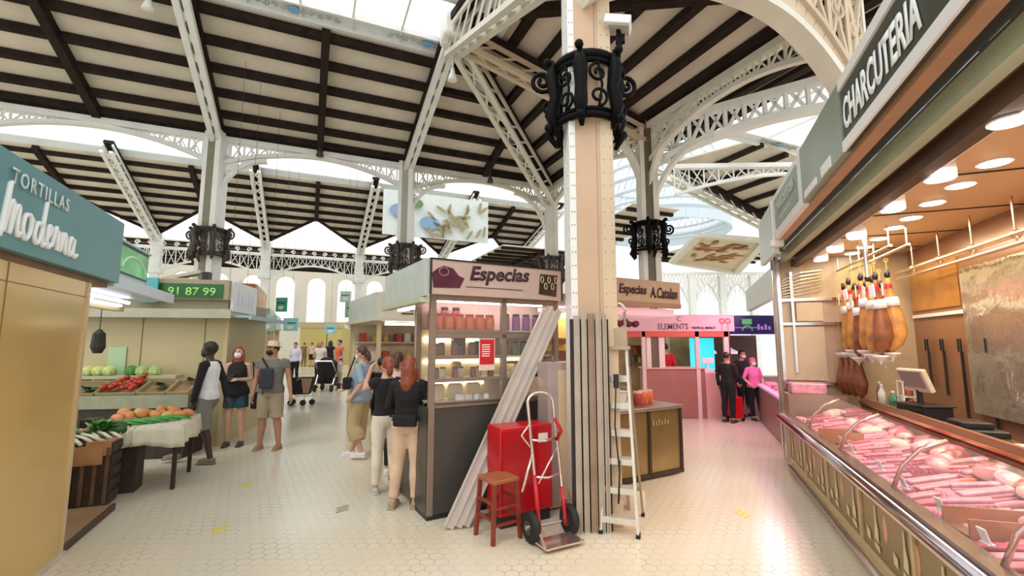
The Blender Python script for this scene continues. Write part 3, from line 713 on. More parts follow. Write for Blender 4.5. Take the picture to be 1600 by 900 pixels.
# painted motifs on the front: ovals and ham silhouettes, words
ov = MB(); hs = MB()
y = -.62; k = 0
while y > -6.5:
    if k % 3 == 1: ov.disc((-.002, y, .40), .035, .085, (0, 1, 0), (0, 0, 1), .006, 14)
    elif k % 3 == 0:
        hs.slab([(-.008, y + .035, .28), (-.008, y - .03, .26), (-.008, y - .035, .34), (-.008, y - .012, .40), (-.008, y - .008, .50), (-.008, y + .008, .50), (-.008, y + .012, .40)], .004, (1, 0, 0))
        hs.slab([(-.008, y + .045, .22), (-.008, y - .04, .20), (-.008, y - .04, .24), (-.008, y + .045, .255)], .004, (1, 0, 0))
    else:
        hs.slab([(-.008, y + .03, .24), (-.008, y - .03, .23), (-.008, y - .03, .29), (-.008, y + .03, .31)], .004, (1, 0, 0))
    y -= .155; k += 1
ov.build('pink_oval_motif', mat('faded_pink_paint', (.72, .36, .24), .5), T); hs.build('cream_motif', mat('pale_gold_paint', (.72, .64, .38), .5), T)

# ---- meats in the counter
rm = random.Random(11)
PK = [mat('pale_pink_sliced_ham', (.78, .27, .36), .25, var=.35, scale=14), mat('rose_bacon', (.60, .12, .20), .25, var=.55, scale=9),
      mat('dark_red_cured_meat', (.30, .03, .035), .28, var=.4, scale=10), mat('orange_cooked_meat', (.62, .20, .08), .35, var=.3, scale=8),
      mat('white_mould_sausage', (.76, .66, .55), .55, var=.25, scale=12), mat('light_pink_mortadella', (.80, .36, .48), .25, var=.25, scale=20)]
def bedz(x): return .60 + .18 * (x - .02)
zone_names = ['at the far end of', 'in the far third of', 'in the middle of', 'in the near half of', 'at the near end of']
def zone(y): return zone_names[min(4, max(0, int((-y - .5) / 1.15)))]
def place_meat(kind, x, y, rz, sc, mt, lab, cat, grp):
    m = MB()
    if kind == 'slab':       # layered vacuum slab of bacon
        L_, W_ = .30 * sc, .085 * sc
        for q in range(3):
            m.box((rm.uniform(-.01, .01), 0, .016 + q * .022), (L_, W_ * (1 - .06 * q), .021))
        o = m.build('bacon_slab', mt, bevel=.008)
        f = MB(); f.box((0, W_ * .32, .066), (L_ * .96, .012, .006)); f.box((0, -W_ * .15, .066), (L_ * .9, .014, .006)); f.build('fat_streak', mat('meat_fat', (.88, .74, .72), .35), o)
    elif kind == 'sausage':
        L_ = .34 * sc; r = .032 * sc
        m.tube([(-L_ / 2, 0, r), (-L_ / 2 + .02, 0, r), (-L_ / 4, .006, r), (0, .012, r), (L_ / 4, .006, r), (L_ / 2 - .02, 0, r), (L_ / 2, 0, r)], [.008, r * .8, r, r, r, r * .8, .008], 12); o = m.build('cured_sausage', mt, smooth=True)
        f = MB(); f.tube([(L_ / 2, 0, r), (L_ / 2 + .03, 0, r * .7)], .006, 5); f.build('string_end', WHITE, o)
    elif kind == 'joint':
        M_ = Matrix.Rotation(rm.uniform(-.2, .2), 3, 'X'); s_ = .1 * sc
        m.ball((0, 0, s_ * .55), (s_ * 1.35, s_ * .8, s_ * .6), 14, 10, M_); m.ball((s_ * 1.0, 0, s_ * .5), (s_ * .7, s_ * .5, s_ * .42), 10, 8); o = m.build('ham_joint', mt, smooth=True)
        f = MB(); f.ball((-s_ * .85, 0, s_ * .6), (s_ * .55, s_ * .66, s_ * .46), 10, 8); f.build('cut_face', mat('cut_ham_face', (.85, .42, .44), .3, var=.2, scale=10), o)
    elif kind == 'pile':      # folded slices in a row
        for q in range(7):
            M_ = Matrix.Rotation(.5 + rm.uniform(-.1, .1), 3, 'Y'); m.box((-.11 + q * .034, rm.uniform(-.006, .006), .03), (.008, .10 * sc, .075 * sc), M=M_)
        o = m.build('sliced_meat_stack', mt, bevel=.003)
    o.rotation_euler = (0, -math.atan(.18) * math.cos(rz), -AZC + rz); o.location = CW(x, y, bedz(x) + .012)
    tag(o, lab, cat, grp); return o
y = -.62; row = 0
desc = {'slab': ('slab', 'bacon'), 'sausage': ('log', 'sausage'), 'joint': ('ham joint', 'ham'), 'pile': ('folded slices', 'sliced meat')}
while y > -6.4:
    for q, x in enumerate((.12, .30, .47, .64)):
        if q == 0: kind = rm.choice(['slab', 'pile', 'slab']); mt = PK[rm.choice([0, 1, 5])]
        elif q == 1: kind = rm.choice(['slab', 'slab', 'pile']); mt = PK[rm.choice([0, 1, 0, 5])]
        elif q == 2: kind = rm.choice(['sausage', 'slab', 'slab', 'joint']); mt = PK[rm.choice([4, 0, 1, 3])] if kind != 'slab' else PK[rm.choice([0, 5])]
        else: kind = rm.choice(['joint', 'slab', 'joint', 'sausage']); mt = PK[rm.choice([1, 0, 5, 2])]
        rz = {'slab': rm.uniform(-.25, .35), 'sausage': rm.uniform(-.3, .3), 'joint': rm.uniform(0, 2), 'pile': rm.uniform(-.2, .2) + (PI / 2 if rm.random() < .2 else 0)}[kind]
        sc = {'slab': .85, 'sausage': .62, 'joint': .95, 'pile': .8}[kind] * rm.uniform(.9, 1.1)
        rn = ['front', 'second', 'third', 'back'][q]
        mn = mt.name.replace('_', ' ')
        place_meat(kind, x + rm.uniform(-.015, .015), y + rm.uniform(-.02, .02), rz, sc, mt, f'{mn} {desc[kind][0]}, {rn} row {zone(y)} the counter', desc[kind][1], f'{kind} {mn} {rn} row {zone(y)} counter')
    y -= .118 if rm.random() < .8 else .16
# brown divider boxes in the counter and price cards
for k, (x, y, l_) in enumerate(((.16, -2.05, .3), (.3, -4.35, .5))):
    T = cthing('wooden_tray', ['brown tray divider under the glass, mid counter', 'large brown tray under the glass at the near end'][k], 'tray', x, y, .70, rz=.1)
    m = MB(); m.box((0, 0, -.01), (l_, .2, .02)); m.build('tray_base', WOOD, T)
    m = MB(); m.box((0, .1, .03), (l_, .012, .1)); m.box((0, -.1, .03), (l_, .012, .1)); m.box((l_ / 2, 0, .03), (.012, .2, .1)); m.build('tray_side', mat('orange_wood', (.42, .17, .07), .4, var=.2), T)
for k, y in enumerate((-1.35, -2.4, -2.75, -3.3, -3.75, -4.15, -4.6, -5.0)):
    T = MB(); T.box((0, 0, .035), (.05, .006, .07), M=Matrix.Rotation(.3, 3, 'X')); T.box((0, .01, .004), (.05, .03, .006))
    o = T.build('price_card', WHITE); tag(o, f'white price card at the front edge of the meat counter, {["farthest", "second farthest", "third farthest", "fourth farthest", "fourth nearest", "third nearest", "second nearest", "nearest"][k]}', 'price card', 'price cards', loc=CW(.06 + .02 * (k % 2), y, .715), rotz=-AZC - PI / 2 + .2)
# things on the ledge
def bottle(x, y, z, col, lab, h_=.24, r=.032):
    T = cthing('squeeze_bottle', lab, 'bottle', x, y, z)
    m = MB(); m.lathe([(r, 0), (r, h_ * .6), (r * .45, h_ * .78), (r * .4, h_ * .86)], seg=14); m.build('body', col, T, smooth=True)
    m = MB(); m.lathe([(r * .45, h_ * .86), (r * .45, h_ * .95), (r * .15, h_)], seg=10); m.build('cap', WHITE, T, smooth=True)
GRN_B = mat('green_liquid', (.06, .28, .16), .2)
bottle(.96, -.95, .88, GRN_B, 'short bottle of green liquid on the back ledge of the meat counter', .2, .045)
bottle(.92, -.75, .88, WHITE, 'white spray bottle on the ledge left of the green bottle', .26, .04)
bottle(.98, -1.2, .88, WHITE, 'white bottle on the ledge right of the green bottle', .24, .035)
bottle(.95, -.6, .88, mat('amber_bottle', (.3, .1, .03), .2), 'amber bottle at the far end of the ledge', .28, .035)
T = cthing('weighing_scale', 'black weighing scale with pale tilted screen on the back ledge', 'scale', .98, -1.62, .88, rz=.3)
m = MB(); m.box((0, 0, .06), (.26, .36, .12)); m.box((0, 0, .13), (.3, .4, .015)); m.build('base', BLK, T, bevel=.012)
m = MB(); m.tube([(.05, .1, .1), (.05, .1, .3)], .025, 8); m.build('stem', BLK, T)
m = MB(); m.box((.02, .1, .36), (.05, .34, .24), M=Matrix.Rotation(-.35, 3, 'Y')); m.build('screen_housing', mat('pale_beige_plastic', (.62, .54, .44), .3), T, bevel=.012)
m = MB(); m.box((-.012, .1, .37), (.01, .28, .17), M=Matrix.Rotation(-.35, 3, 'Y')); m.build('screen', mat('grey_screen', (.25, .24, .22), .15), T)
T = cthing('condiment_rack', 'small white framed rack of jars beside the scale', 'rack', .97, -1.34, .88)
m = MB()
for x in (-.07, .07):
    for y in (-.07, .07): m.box((x, y, .17), (.01, .01, .34))
for z in (.03, .18, .33): m.box((0, 0, z), (.15, .15, .008))
m.build('frame', WHITE, T)
for k, (z, c) in enumerate(((.04, 'amber_bottle'), (.19, 'orange_cooked_meat'))):
    for y in (-.035, .035):
        m = MB(); m.lathe([(.03, 0), (.03, .09), (.02, .1), (.02, .12)], c=(0, y, z), seg=10); m.build('jar', MATS[c], T, smooth=True)
m = MB(); m.bx(-.15, .15, -.25, .25, 0, .05); m.bx(-.1, .1, -.15, .1, .05, .1); tag(m.build('tool_box', BLK, bevel=.01), 'flat black tray near the scale on the back ledge', 'tray', loc=CW(.98, -2.4, .88), rotz=-AZC)
m = MB(); m.bx(-.13, .13, -.4, .4, 0, .012); tag(m.build('cutting_board', mat('cream_board', (.75, .72, .58), .5)), 'long cream cutting board on the ledge at the near end', 'cutting board', loc=CW(.98, -3.3, .88), rotz=-AZC)
# shapes stored at the far end
m = MB(); m.bx(-.2, .2, -.12, .12, 0, .14); tag(m.build('cold_meat_box', PK[5], bevel=.02), 'pale pink boxed ham at the far end of the counter', 'ham', loc=CW(.28, -.2, .95), rotz=-AZC)
m = MB(); m.bx(-.3, .35, -.2, .16, 0, .95); tag(m.build('end_cabinet', mat('brown_steel_cabinet', (.32, .22, .16), .3, .3)), 'brown cabinet closing the far end of the meat counter', 'cabinet', loc=CW(.32, -.2, 0), rotz=-AZC)
# ---- hanging hams
HAMC = mat('cured_ham_golden', (.56, .27, .07), .35, var=.45, scale=7); HAMD = mat('cured_ham_dark', (.24, .08, .03), .35, var=.5, scale=7)
HFAT = mat('yellow_ham_fat', (.66, .42, .12), .4, var=.2)
m = MB(); m.tube([(.80, -1.75, 2.60), (.80, .1, 2.60)], .015, 8); m.tube([(.95, -1.75, 2.60), (.95, .1, 2.60)], .015, 8)
for y in (-1.7, -.8, .05): m.tube([(.80, y, 2.6), (.80, y, 2.82)], .008, 6); m.tube([(.95, y, 2.6), (.95, y, 2.82)], .008, 6)
tag(m.build('ham_hanging_rail', STEEL), 'chrome double rail under the stall ceiling carrying the hams', 'rail', loc=CW(0, 0), rotz=-AZC)
hamn = ['nearest', 'second', 'third', 'fourth', 'fifth', 'sixth', 'seventh', 'eighth', 'ninth', 'tenth', 'eleventh', 'farthest']
def ham(k, x, y, z0, sc, mt):
    T = cthing('hanging_ham', f'cured ham with white band on the rail, {hamn[k]} counted from the hanging post', 'ham', x, y, z0, 'hanging cured hams', rz=rm.uniform(-.5, .5))
    m = MB(); m.tube([(0, 0, -.02), (0, 0, -.1), (.01, 0, -.22), (.02, 0, -.36), (.03, .0, -.52), (.03, 0, -.66), (.0, 0, -.77), (-.02, 0, -.83), (-.02, 0, -.86)], [r * sc for r in (.022, .026, .035, .062, .095, .105, .085, .045, .012)], 12, sx=1.25); m.build('meat', mt, T, smooth=True)
    m = MB(); m.tube([(0, 0, .05), (0, 0, .0), (0, 0, -.04)], [.014, .03, .022], 8); m.build('hoof', BLK, T, smooth=True)
    m = MB(); m.tube([(0, 0, .16), (0, 0, .03)], .004, 5); m.tube([Vector((.02 * math.cos(t), .0, .16 + .02 * math.sin(t))) for t in lathe_arc(0, 2 * PI, 8)], .003, 4); m.build('cord', mat('yellow_cord', (.7, .5, .08), .6), T)
    m = MB(); m.tube([(.012, 0, -.26), (.022, 0, -.36)], [.062 * sc, .078 * sc], 12, sx=1.3); m.build('white_band', WHITE, T, smooth=True)
    m = MB(); m.box((-.055, -.02, -.17), (.012, .09, .14), M=Matrix.Rotation(rm.uniform(-.3, .3), 3, 'X')); m.build('paper_label', WHITE, T)
    m = MB(); m.tube([(.0, 0, -.11), (.0, 0, -.16)], [.034 * sc, .04 * sc], 10, sx=1.2); m.build('red_ribbon', RED, T)
    m = MB(); m.lathe([(.075, -.87), (.075, -.885), (.012, -.94), (.004, -.97)], c=(-.02, 0, 0), seg=12); m.build('drip_cup', WHITE, T)
for k in range(12):
    y = -1.25 + k * .115; ham(k, .80 + (.15 if k % 2 else 0), y, 2.40 - (.05 if k % 3 == 0 else 0) - .02 * (k % 4), rm.uniform(.62, .78), HAMC if k % 3 else HAMD)
# second tier, lower, at the far end
for k in range(4):
    T = cthing('hanging_ham', f'{["leftmost","second","third","rightmost"][k]} of the four small dark hams hanging low below the main row', 'ham', .74 + k * .02, .0 - k * .16, 1.42, 'low hanging dark hams')
    m = MB(); m.tube([(0, 0, 0), (0, 0, -.12), (0, 0, -.3), (0, 0, -.42), (0, 0, -.48)], [.02, .04, .08, .06, .012], 10); m.build('meat', HAMD, T, smooth=True)
    m = MB(); m.lathe([(.06, .06), (.06, .045), (.01, .0)], seg=10); m.build('drip_cup', WHITE, T)
    m = MB(); m.tube([(0, 0, .05), (0, 0, 1.15)], .003, 4); m.build('cord', MATS['yellow_cord'], T)
# added pink light over the meats, with its own housing under the front beam
T = cthing('added_meat_lamp', 'added thin pinkish lamp under the front beam of the charcuterie stall, tinting the meats', 'lamp', .42, -3.3, 2.74)
m = MB(); m.bx(-.03, .03, -2.6, 2.6, .02, .06); m.build('housing', WHITE, T)
la = bpy.data.lights.new('added_meat_light', 'AREA'); la.shape = 'RECTANGLE'; la.size = .2; la.size_y = 5.6; la.energy = 42; la.color = (1, .58, .78)
lo = bpy.data.objects.new('added_meat_light', la); C.objects.link(lo); lo.parent = T; lo.location = (0, 0, .0)
la = bpy.data.lights.new('ceiling_light', 'AREA'); la.shape = 'RECTANGLE'; la.size = .5; la.size_y = 5.6; la.energy = 85; la.color = (1, .78, .46)
lo = bpy.data.objects.new('ceiling_light', la); C.objects.link(lo); lo.location = CW(.95, -3.0, 2.78); lo.rotation_euler = (0, 0, -AZC)

# ================================================================== SPICE KIOSK (centre)
QK = Vector((-.78, 4.42, 0)); RK = math.radians(30)
def KW(x, y, z=0.0): return Vector((QK.x + x * math.cos(RK) - y * math.sin(RK), QK.y + x * math.sin(RK) + y * math.cos(RK), z))
def kthing(name, label, cat, x=0, y=0, z=0, group=None, rz=0): return thing(name, label, cat, KW(x, y, z), RK + rz, group)
KFR = mat('taupe_kiosk_frame', (.27, .20, .16), .4, .2, var=.12, scale=2)
KGREY = mat('dark_grey_kiosk_panel', (.085, .078, .07), .3, .2, var=.2, scale=1.5)
SIGNC = mat('mauve_beige_sign', (.58, .42, .36), .35, var=.08, scale=2)
T = kthing('spice_kiosk', 'spice kiosk with glazed shelves and dark grey lower panel left of the big column', 'kiosk')
m = MB()
m.bx(0, .06, 0, .05, .02, 2.08); m.bx(.78, .84, 0, .05, 1.0, 2.08); m.bx(1.44, 1.5, 0, .05, .02, 2.08)
for z in (1.02, 1.24, 1.46, 1.71): m.bx(.06, .78, 0, .05, z, z + .035)
for z in (1.0, 1.66, 2.03): m.bx(.06, 1.44, 0, .05, z, z + .05)
for z in (1.40,): m.bx(.84, 1.44, 0, .05, z, z + .03)
m.build('frame', KFR, T, bevel=.004)
m = MB(); m.bx(0.0, 1.5, .01, .05, .03, 1.0); m.build('lower_panel', KGREY, T)
m = MB(); m.bx(0, 1.5, 0, .5, 0, .04); m.build('plinth', BLK, T)
m = MB(); m.bx(.0, .04, 0.05, 1.3, .04, 1.0); m.build('side_panel', KGREY, T)
m = MB(); m.bx(0, .05, .40, .48, 1.0, 2.08); m.build('side_post', KFR, T)
m = MB(); m.bx(0, 1.5, .42, .46, 1.0, 2.08); m.build('back_panel', mat('warm_cream_backing', (.62, .52, .36), .5, var=.2, scale=4), T)
m = MB()
for z in (1.03, 1.25, 1.47, 1.73): m.bx(.05, 1.45, .05, .42, z, z + .015)
m.build('shelf', mat('pale_shelf', (.55, .47, .36), .3), T)
m = MB(); m.bx(.08, 1.42, .2, .24, 2.03, 2.06); m.build('pink_tube', PINKL, T)
m = MB(); m.bx(.08, .76, .38, .415, 1.62, 1.68); m.bx(.08, 1.4, .38, .415, 1.40, 1.44); m.bx(.08, .76, .38, .415, 1.17, 1.21); m.build('warm_tube', mat('warm_tube_light', (1, .86, .55), .5, emit=3.0), T)
m = MB(); m.bx(.06, .78, .006, .012, 1.0, 2.03); m.bx(.84, 1.44, .006, .012, 1.0, 2.03); m.build('glass_pane', GLASS, T)
# jars and boxes on shelves
jar_m = [mat('paprika_orange', (.62, .13, .03), .4, var=.2, scale=20), mat('spice_red', (.42, .05, .03), .4, var=.2), mat('spice_brown', (.20, .09, .04), .5, var=.3), mat('purple_packet', (.28, .08, .25), .4), mat('olive_packet', (.20, .20, .08), .5, var=.3), mat('cream_packet', (.68, .58, .38), .5)]
proto = {}
def jar(x, y, z, mt, lab, grp, r=.045, h_=.15, cat='jar'):
    key = (mt.name, r, h_)
    if key not in proto:
        T_ = thing('spice_jar', lab, cat, KW(x, y, z), RK, grp)
        m = MB(); m.lathe([(r * .9, 0), (r, .01), (r, h_ * .78), (r * .8, h_ * .86)], seg=12); m.build('body', mt, T_, smooth=True)
        m = MB(); m.lathe([(r * .85, h_ * .86), (r * .85, h_), (0.001, h_)], seg=12); m.build('lid', jar_m[1] if mt is jar_m[0] else BLK, T_)
        proto[key] = T_
    else:
        T_ = copy_tree(proto[key]); T_.location = KW(x, y, z); T_['label'] = lab; T_['group'] = grp
    return T_
for k in range(6): jar(.12 + k * .115, .12, 1.745, jar_m[0], 'orange paprika jar standing on the top shelf of the left kiosk door', 'orange jars on the left top shelf', .052, .16)
for k in range(3): jar(.13 + k * .13, .3, 1.745, jar_m[1], 'dark red jar behind the orange jars on the left top shelf', 'red jars behind the orange jars', .045, .24)
for k in range(4): jar(.90 + k * .13, .14, 1.745, jar_m[3], 'purple jar on the top shelf of the right kiosk door', 'purple jars on the right top shelf', .045, .18)
for k in range(7): jar(.11 + k * .1, .14 + (k % 2) * .1, 1.485, jar_m[2], 'brown spice jar on the middle shelf of the left kiosk door', 'brown jars on the middle shelf', .035, .12 + (k % 3) * .015)
for k in range(5): jar(.89 + k * .12, .14, 1.485, jar_m[4], 'olive green jar on the middle shelf of the right kiosk door', 'olive jars on the right middle shelf', .042, .15)
for k in range(7): jar(.11 + k * .1, .12 + (k % 2) * .08, 1.265, jar_m[5] if k % 2 else jar_m[2], f'{"cream" if k % 2 else "brown"} small jar on the lower shelf of the left kiosk door', f'{"cream" if k % 2 else "brown"} jars on the lower shelf', .032, .11)
def packet(x, y, z, dx, dy, dz, mt, lab, name='spice_packet', cat='packet', grp=None, rz=0):
    m = MB(); m.box((0, 0, dz / 2), (dx, dy, dz)); m.box((0, 0, dz + .004), (dx * .9, dy * .3, .012)); o = m.build(name, mt, bevel=.008)
    tag(o, lab, cat, grp, loc=KW(x, y, z), rotz=RK + rz); return o
packet(.42, .3, 1.485, .14, .08, .19, jar_m[2], 'large brown packet behind the jars on the middle shelf of the kiosk')
packet(.6, .28, 1.485, .13, .08, .13, jar_m[1], 'squat dark red packet on the middle shelf of the kiosk')
packet(.4, .3, 1.265, .09, .08, .15, mat('mustard_box', (.55, .33, .05), .5), 'mustard yellow box at the back of the lower kiosk shelf')
for k in range(3): packet(.17 + k * .2, .25, 1.045, .15, .05, .15, jar_m[5], f'{["left", "middle", "right"][k]} cream box on the bottom lit shelf of the kiosk', 'cardboard_box', 'box', 'cream boxes on the bottom shelf')
for k in range(4): packet(.36 + k * .1, .12, 1.045, .08, .05, .05, mat('clear_white_packet', (.75, .75, .72), .2), 'small shiny white packet on the bottom kiosk shelf', 'spice_packet', 'packet', 'small white packets', rz=k * .4)
packet(1.0, .15, 1.43 - .18, .16, .1, .05, WHITE, 'white folded bag in the right kiosk door', 'folded_bag', 'bag')
T = kthing('woven_basket', 'large cream basket on the right lower kiosk shelf beside the planks', 'basket', 1.22, .2, 1.25)
m = MB(); m.lathe([(.10, 0), (.17, .02), (.19, .10), (.15, .16), (.001, .18)], seg=18); m.build('body', mat('cream_wicker', (.72, .62, .40), .6, var=.15, scale=30), T, smooth=True)
m = MB(); m.tube([Vector((.19 * math.cos(t), .19 * math.sin(t), .02)) for t in lathe_arc(0, 2 * PI, 16)], .015, 6); m.build('dark_rim', LETD, T)
# sign front
T = kthing('shop_sign', 'mauve beige kiosk sign reading Especias in dark brush letters left of the big column', 'sign', -.02, -.04, 0)
m = MB(); m.bx(0, 1.52, -.02, .04, 2.08, 2.42); m.build('board', SIGNC, T)
m = MB(); m.bx(-.012, 0, -.03, .05, 2.08, 2.43); m.bx(1.52, 1.535, -.03, .05, 2.08, 2.43); m.bx(0, 1.52, -.028, .0, 2.415, 2.43); m.build('dark_edge', BLK, T)
text('lettering', 'Especias', LETD, T, (.40, -.021, 2.19), (1, 0, .04), .70, .19, shear=.2, bold=.028)
m = MB(); m.bx(.36, 1.02, -.024, -.02, 2.165, 2.172); m.build('small_text_line', LETD, T)
m = MB(); q = [(0.0, 2.28), (.06, 2.33), (.12, 2.36), (.22, 2.34), (.28, 2.27), (.34, 2.25), (.29, 2.15), (.02, 2.14)]
m.slab([(a, -.024, b) for a, b in q], .004, (0, 1, 0)); m.build('dark_purple_picture', mat('dark_purple_print', (.09, .008, .03), .4, var=.5, scale=10), T)
m = MB(); m.tube([(.12 + .05 * math.cos(t), -.03, 2.3 + .04 * math.sin(t)) for t in lathe_arc(0, 2 * PI, 12)], .008, 5, caps=False); m.build('print_ring', mat('mauve_print', (.35, .12, .15), .4), T)
m = MB(); m.slab([(a, -.024, b) for a, b in [(1.22, 2.14), (1.45, 2.12), (1.47, 2.36), (1.24, 2.36)]], .004, (0, 1, 0)); m.build('spoons_picture', mat('dark_print', (.04, .02, .018), .4), T)
m = MB()
for k in range(5):
    x, z = 1.26 + k * .045, 2.32 - (k % 2) * .07; m.tube([(x + .018 * math.cos(t), -.032, z - .02 + .035 * math.sin(t)) for t in lathe_arc(0, 2 * PI, 10)], .006, 5, caps=False)
m.build('spoon_outline', CREAM, T)
# side sign (left side, going back), with light under it
T = kthing('shop_sign', 'pale grey green blank sign on the left side of the spice kiosk', 'sign', -.02, -.04, 0)
m = MB(); m.bx(-.06, -.012, 0.0, 1.45, 2.06, 2.42); m.build('board', mat('pale_grey_green_board', (.50, .56, .50), .35, var=.1), T)
m = MB(); m.bx(-.1, 0, .02, 1.42, 2.0, 2.05); m.build('valance', mat('pale_green_valance', (.50, .52, .36), .4), T)
m = MB(); m.bx(.06, .12, .5, 1.3, 1.99, 2.02); m.build('pink_tube', PINKL, T)
# roof slab of the kiosk
m = MB(); m.bx(0.03, 3.4, .06, 1.4, 2.12, 2.18); tag(m.build('kiosk_roof', mat('grey_roof_board', (.35, .32, .28), .7), bevel=.0), 'flat grey roof board on top of the spice kiosk', 'roof', loc=KW(0, 0), rotz=RK)
# right sign
T = kthing('shop_sign', 'long beige sign reading Especias A.Catalan right of the big column', 'sign', 0, -.06, 0)
m = MB(); m.bx(2.02, 3.42, -.02, .04, 2.12, 2.40); m.build('board', mat('tan_sign', (.50, .34, .24), .4, var=.1), T)
m = MB(); m.bx(2.02, 3.42, -.03, .05, 2.06, 2.12); m.build('brown_lower_strip', mat('brown_strip', (.34, .19, .12), .4), T)
text('lettering', 'Especias', LETD, T, (2.34, -.024, 2.18), (1, 0, 0), .46, .15, shear=.2, bold=.02)
text('lettering', 'A.Catalan', LETD, T, (2.86, -.024, 2.18), (1, 0, 0), .50, .14, shear=.2, bold=.02)
# inside of the right half: counter
T = kthing('service_counter', 'steel and glass counter with brass panel right of the ladder', 'counter', 2.18, -.10, 0)
m = MB(); m.bx(0, 1.12, 0, .55, .04, .80); m.build('brass_panel', mat('brass_brown_panel', (.36, .25, .11), .25, .6, var=.25, scale=2), T)
m = MB()
for x in (0, .55, 1.1): m.bx(x - .01, x + .03, -.02, .0, .03, .82)
m.bx(0, 1.13, -.02, 0, .02, .07); m.build('dark_frame', mat('bronze_frame', (.07, .05, .035), .3, .5), T)
m = MB(); m.bx(-.02, 1.15, -.04, .57, .80, .84); m.build('steel_top', STEEL, T, bevel=.006)
m = MB()
for k in range(6): m.bx(.62 + k * .05, .63 + k * .05, -.022, -.018, .62, .69 - (k % 2) * .02)
m.build('faint_engraved_strokes', mat('faint_brass_lettering', (.5, .38, .2), .4), T)
for k in range(3):
    m = MB(); m.lathe([(.06, 0), (.065, .14), (.055, .15)], seg=14); o = m.build('spice_tub', jar_m[0] if k else jar_m[1], smooth=True); tag(o, f'{["dark red", "left orange", "right orange"][k]} spice tub on the steel counter beside the ladder', 'tub', loc=KW(2.78 + k * .14, .1 + .05 * k, .84), rotz=RK)
    l = MB(); l.lathe([(.058, .15), (.058, .17), (.001, .17)], seg=14); l.build('lid', mat('pale_lid', (.7, .45, .38), .4), o)
m = MB(); m.bx(-.15, .15, -.1, .1, 0, .16); m.bx(-.16, .16, -.11, .11, .16, .18); tag(m.build('clear_tray_stack', mat('clear_plastic_tray', (.66, .62, .55), .2), bevel=.01), 'stack of clear plastic trays on the counter behind the ladder', 'trays', loc=KW(2.5, .25, .84), rotz=RK)
T = kthing('glass_case', 'lit yellow backed case behind the spice counter vendor', 'case', 2.1, .9, 0)
m = MB(); m.bx(0, 1.3, .45, .5, .0, 2.06); m.build('back_board', mat('pale_yellow_board', (.75, .62, .12), .5, var=.1), T)
m = MB(); m.bx(.15, 1.2, .2, .3, 1.98, 2.03); m.build('pink_tube', PINKL, T)
m = MB(); m.bx(.1, .5, .35, .45, 1.35, 1.5); m.bx(.12, .48, .3, .45, 1.6, 1.68); m.build('dark_shelf_goods', WOOD, T)
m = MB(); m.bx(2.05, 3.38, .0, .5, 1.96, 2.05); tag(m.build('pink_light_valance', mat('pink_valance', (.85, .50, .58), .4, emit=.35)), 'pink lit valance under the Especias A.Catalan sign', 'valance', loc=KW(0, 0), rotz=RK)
T = kthing('dried_flower_bunch', 'bunch of dark maroon dried flowers under the right spice sign', 'flowers', 2.35, -.02, 1.84)
for k in range(7):
    m = MB(); m.ball((k * .055, rm.uniform(-.03, .03), rm.uniform(0, .06)), (.045, .04, .04), 8, 6); m.build('flower_head', mat('maroon_flower', (.14, .01, .03), .7, var=.4, scale=20), T, smooth=True)
T = kthing('planter_tub', 'teal tub with white bag on top of the kiosk roof beside the big column', 'tub', 2.15, .12, 2.40)
m = MB(); m.lathe([(.07, 0), (.09, .14), (.08, .14), (.001, .12)], seg=16); m.build('tub', mat('dark_teal_plastic', (.02, .16, .20), .4), T, smooth=True)
m = MB(); m.ball((.13, 0, .06), (.09, .06, .06), 10, 8); m.build('white_bag', WHITE, T, smooth=True)

# red poster on the door
T = kthing('notice_poster', 'red notice with white text block on the glazed kiosk door', 'poster', .60, -.012, 0)
m = MB(); m.bx(-.09, .09, -.004, 0, 1.34, 1.66); m.build('white_sheet', mat('pink_white_paper', (.8, .6, .55), .6), T)
m = MB(); m.bx(-.08, .08, -.007, -.004, 1.40, 1.65); m.build('red_field', mat('poster_red', (.62, .01, .02), .5), T)
m = MB()
for k in range(6): m.bx(-.06, .03, -.010, -.007, 1.48 + k * .022, 1.49 + k * .022)
m.build('text_lines', WHITE, T)

# leaning white planks
def leaning(x, w_, lean, lab, th=.02, y=-.10):
    top = KW(1.42 + x, -.06, 1.97); bot = KW(.20 + x * .8, y - .18, .02)
    m = MB(); d = (top - bot); up = Vector((math.sin(RK), -math.cos(RK), .1)); m.beam(Vector((0, 0, 0)), d, w_, th, up=up)
    # raised edges of the profile
    s_ = d.normalized().cross(up).normalized()
    for e in (-1, 1): m.beam(s_ * w_ * .44 * e + up.normalized() * .012, d + s_ * w_ * .44 * e + up.normalized() * .012, .012, .02, up=up)
    o = m.build('leaning_plank', mat('white_grey_profile', (.62, .55, .50), .4, var=.12, scale=3)); tag(o, lab, 'plank', 'pale planks leaning on the kiosk', loc=bot); return o
leaning(-.13, .085, 0, 'left, widest of the pale planks leaning diagonally across the kiosk'); leaning(-.035, .07, 0, 'middle of the pale planks leaning diagonally across the kiosk', y=-.12); leaning(.05, .06, 0, 'right, thinnest of the pale planks leaning diagonally across the kiosk', y=-.14)

# red box/sheet
RD = mat('bright_red_panel', (.55, .008, .015), .28, var=.15, scale=2)
T = kthing('red_cabinet', 'bright red metal cabinet standing behind the stool and hand truck', 'cabinet', .74, -.52, 0)
m = MB(); m.bx(-.26, .30, 0, .26, .10, .86); m.build('body', RD, T, bevel=.012)
m = MB(); m.bx(-.24, .12, -.012, 0, .14, .82); m.build('front_sheet', mat('crimson_sheet', (.42, .006, .015), .2, var=.2, scale=4), T)
m = MB(); m.bx(.14, .24, -.012, 0, .70, .78); m.build('paper_label', WHITE, T)
m = MB(); m.bx(-.24, .28, .02, .24, .0, .10); m.build('plinth', BLK, T)
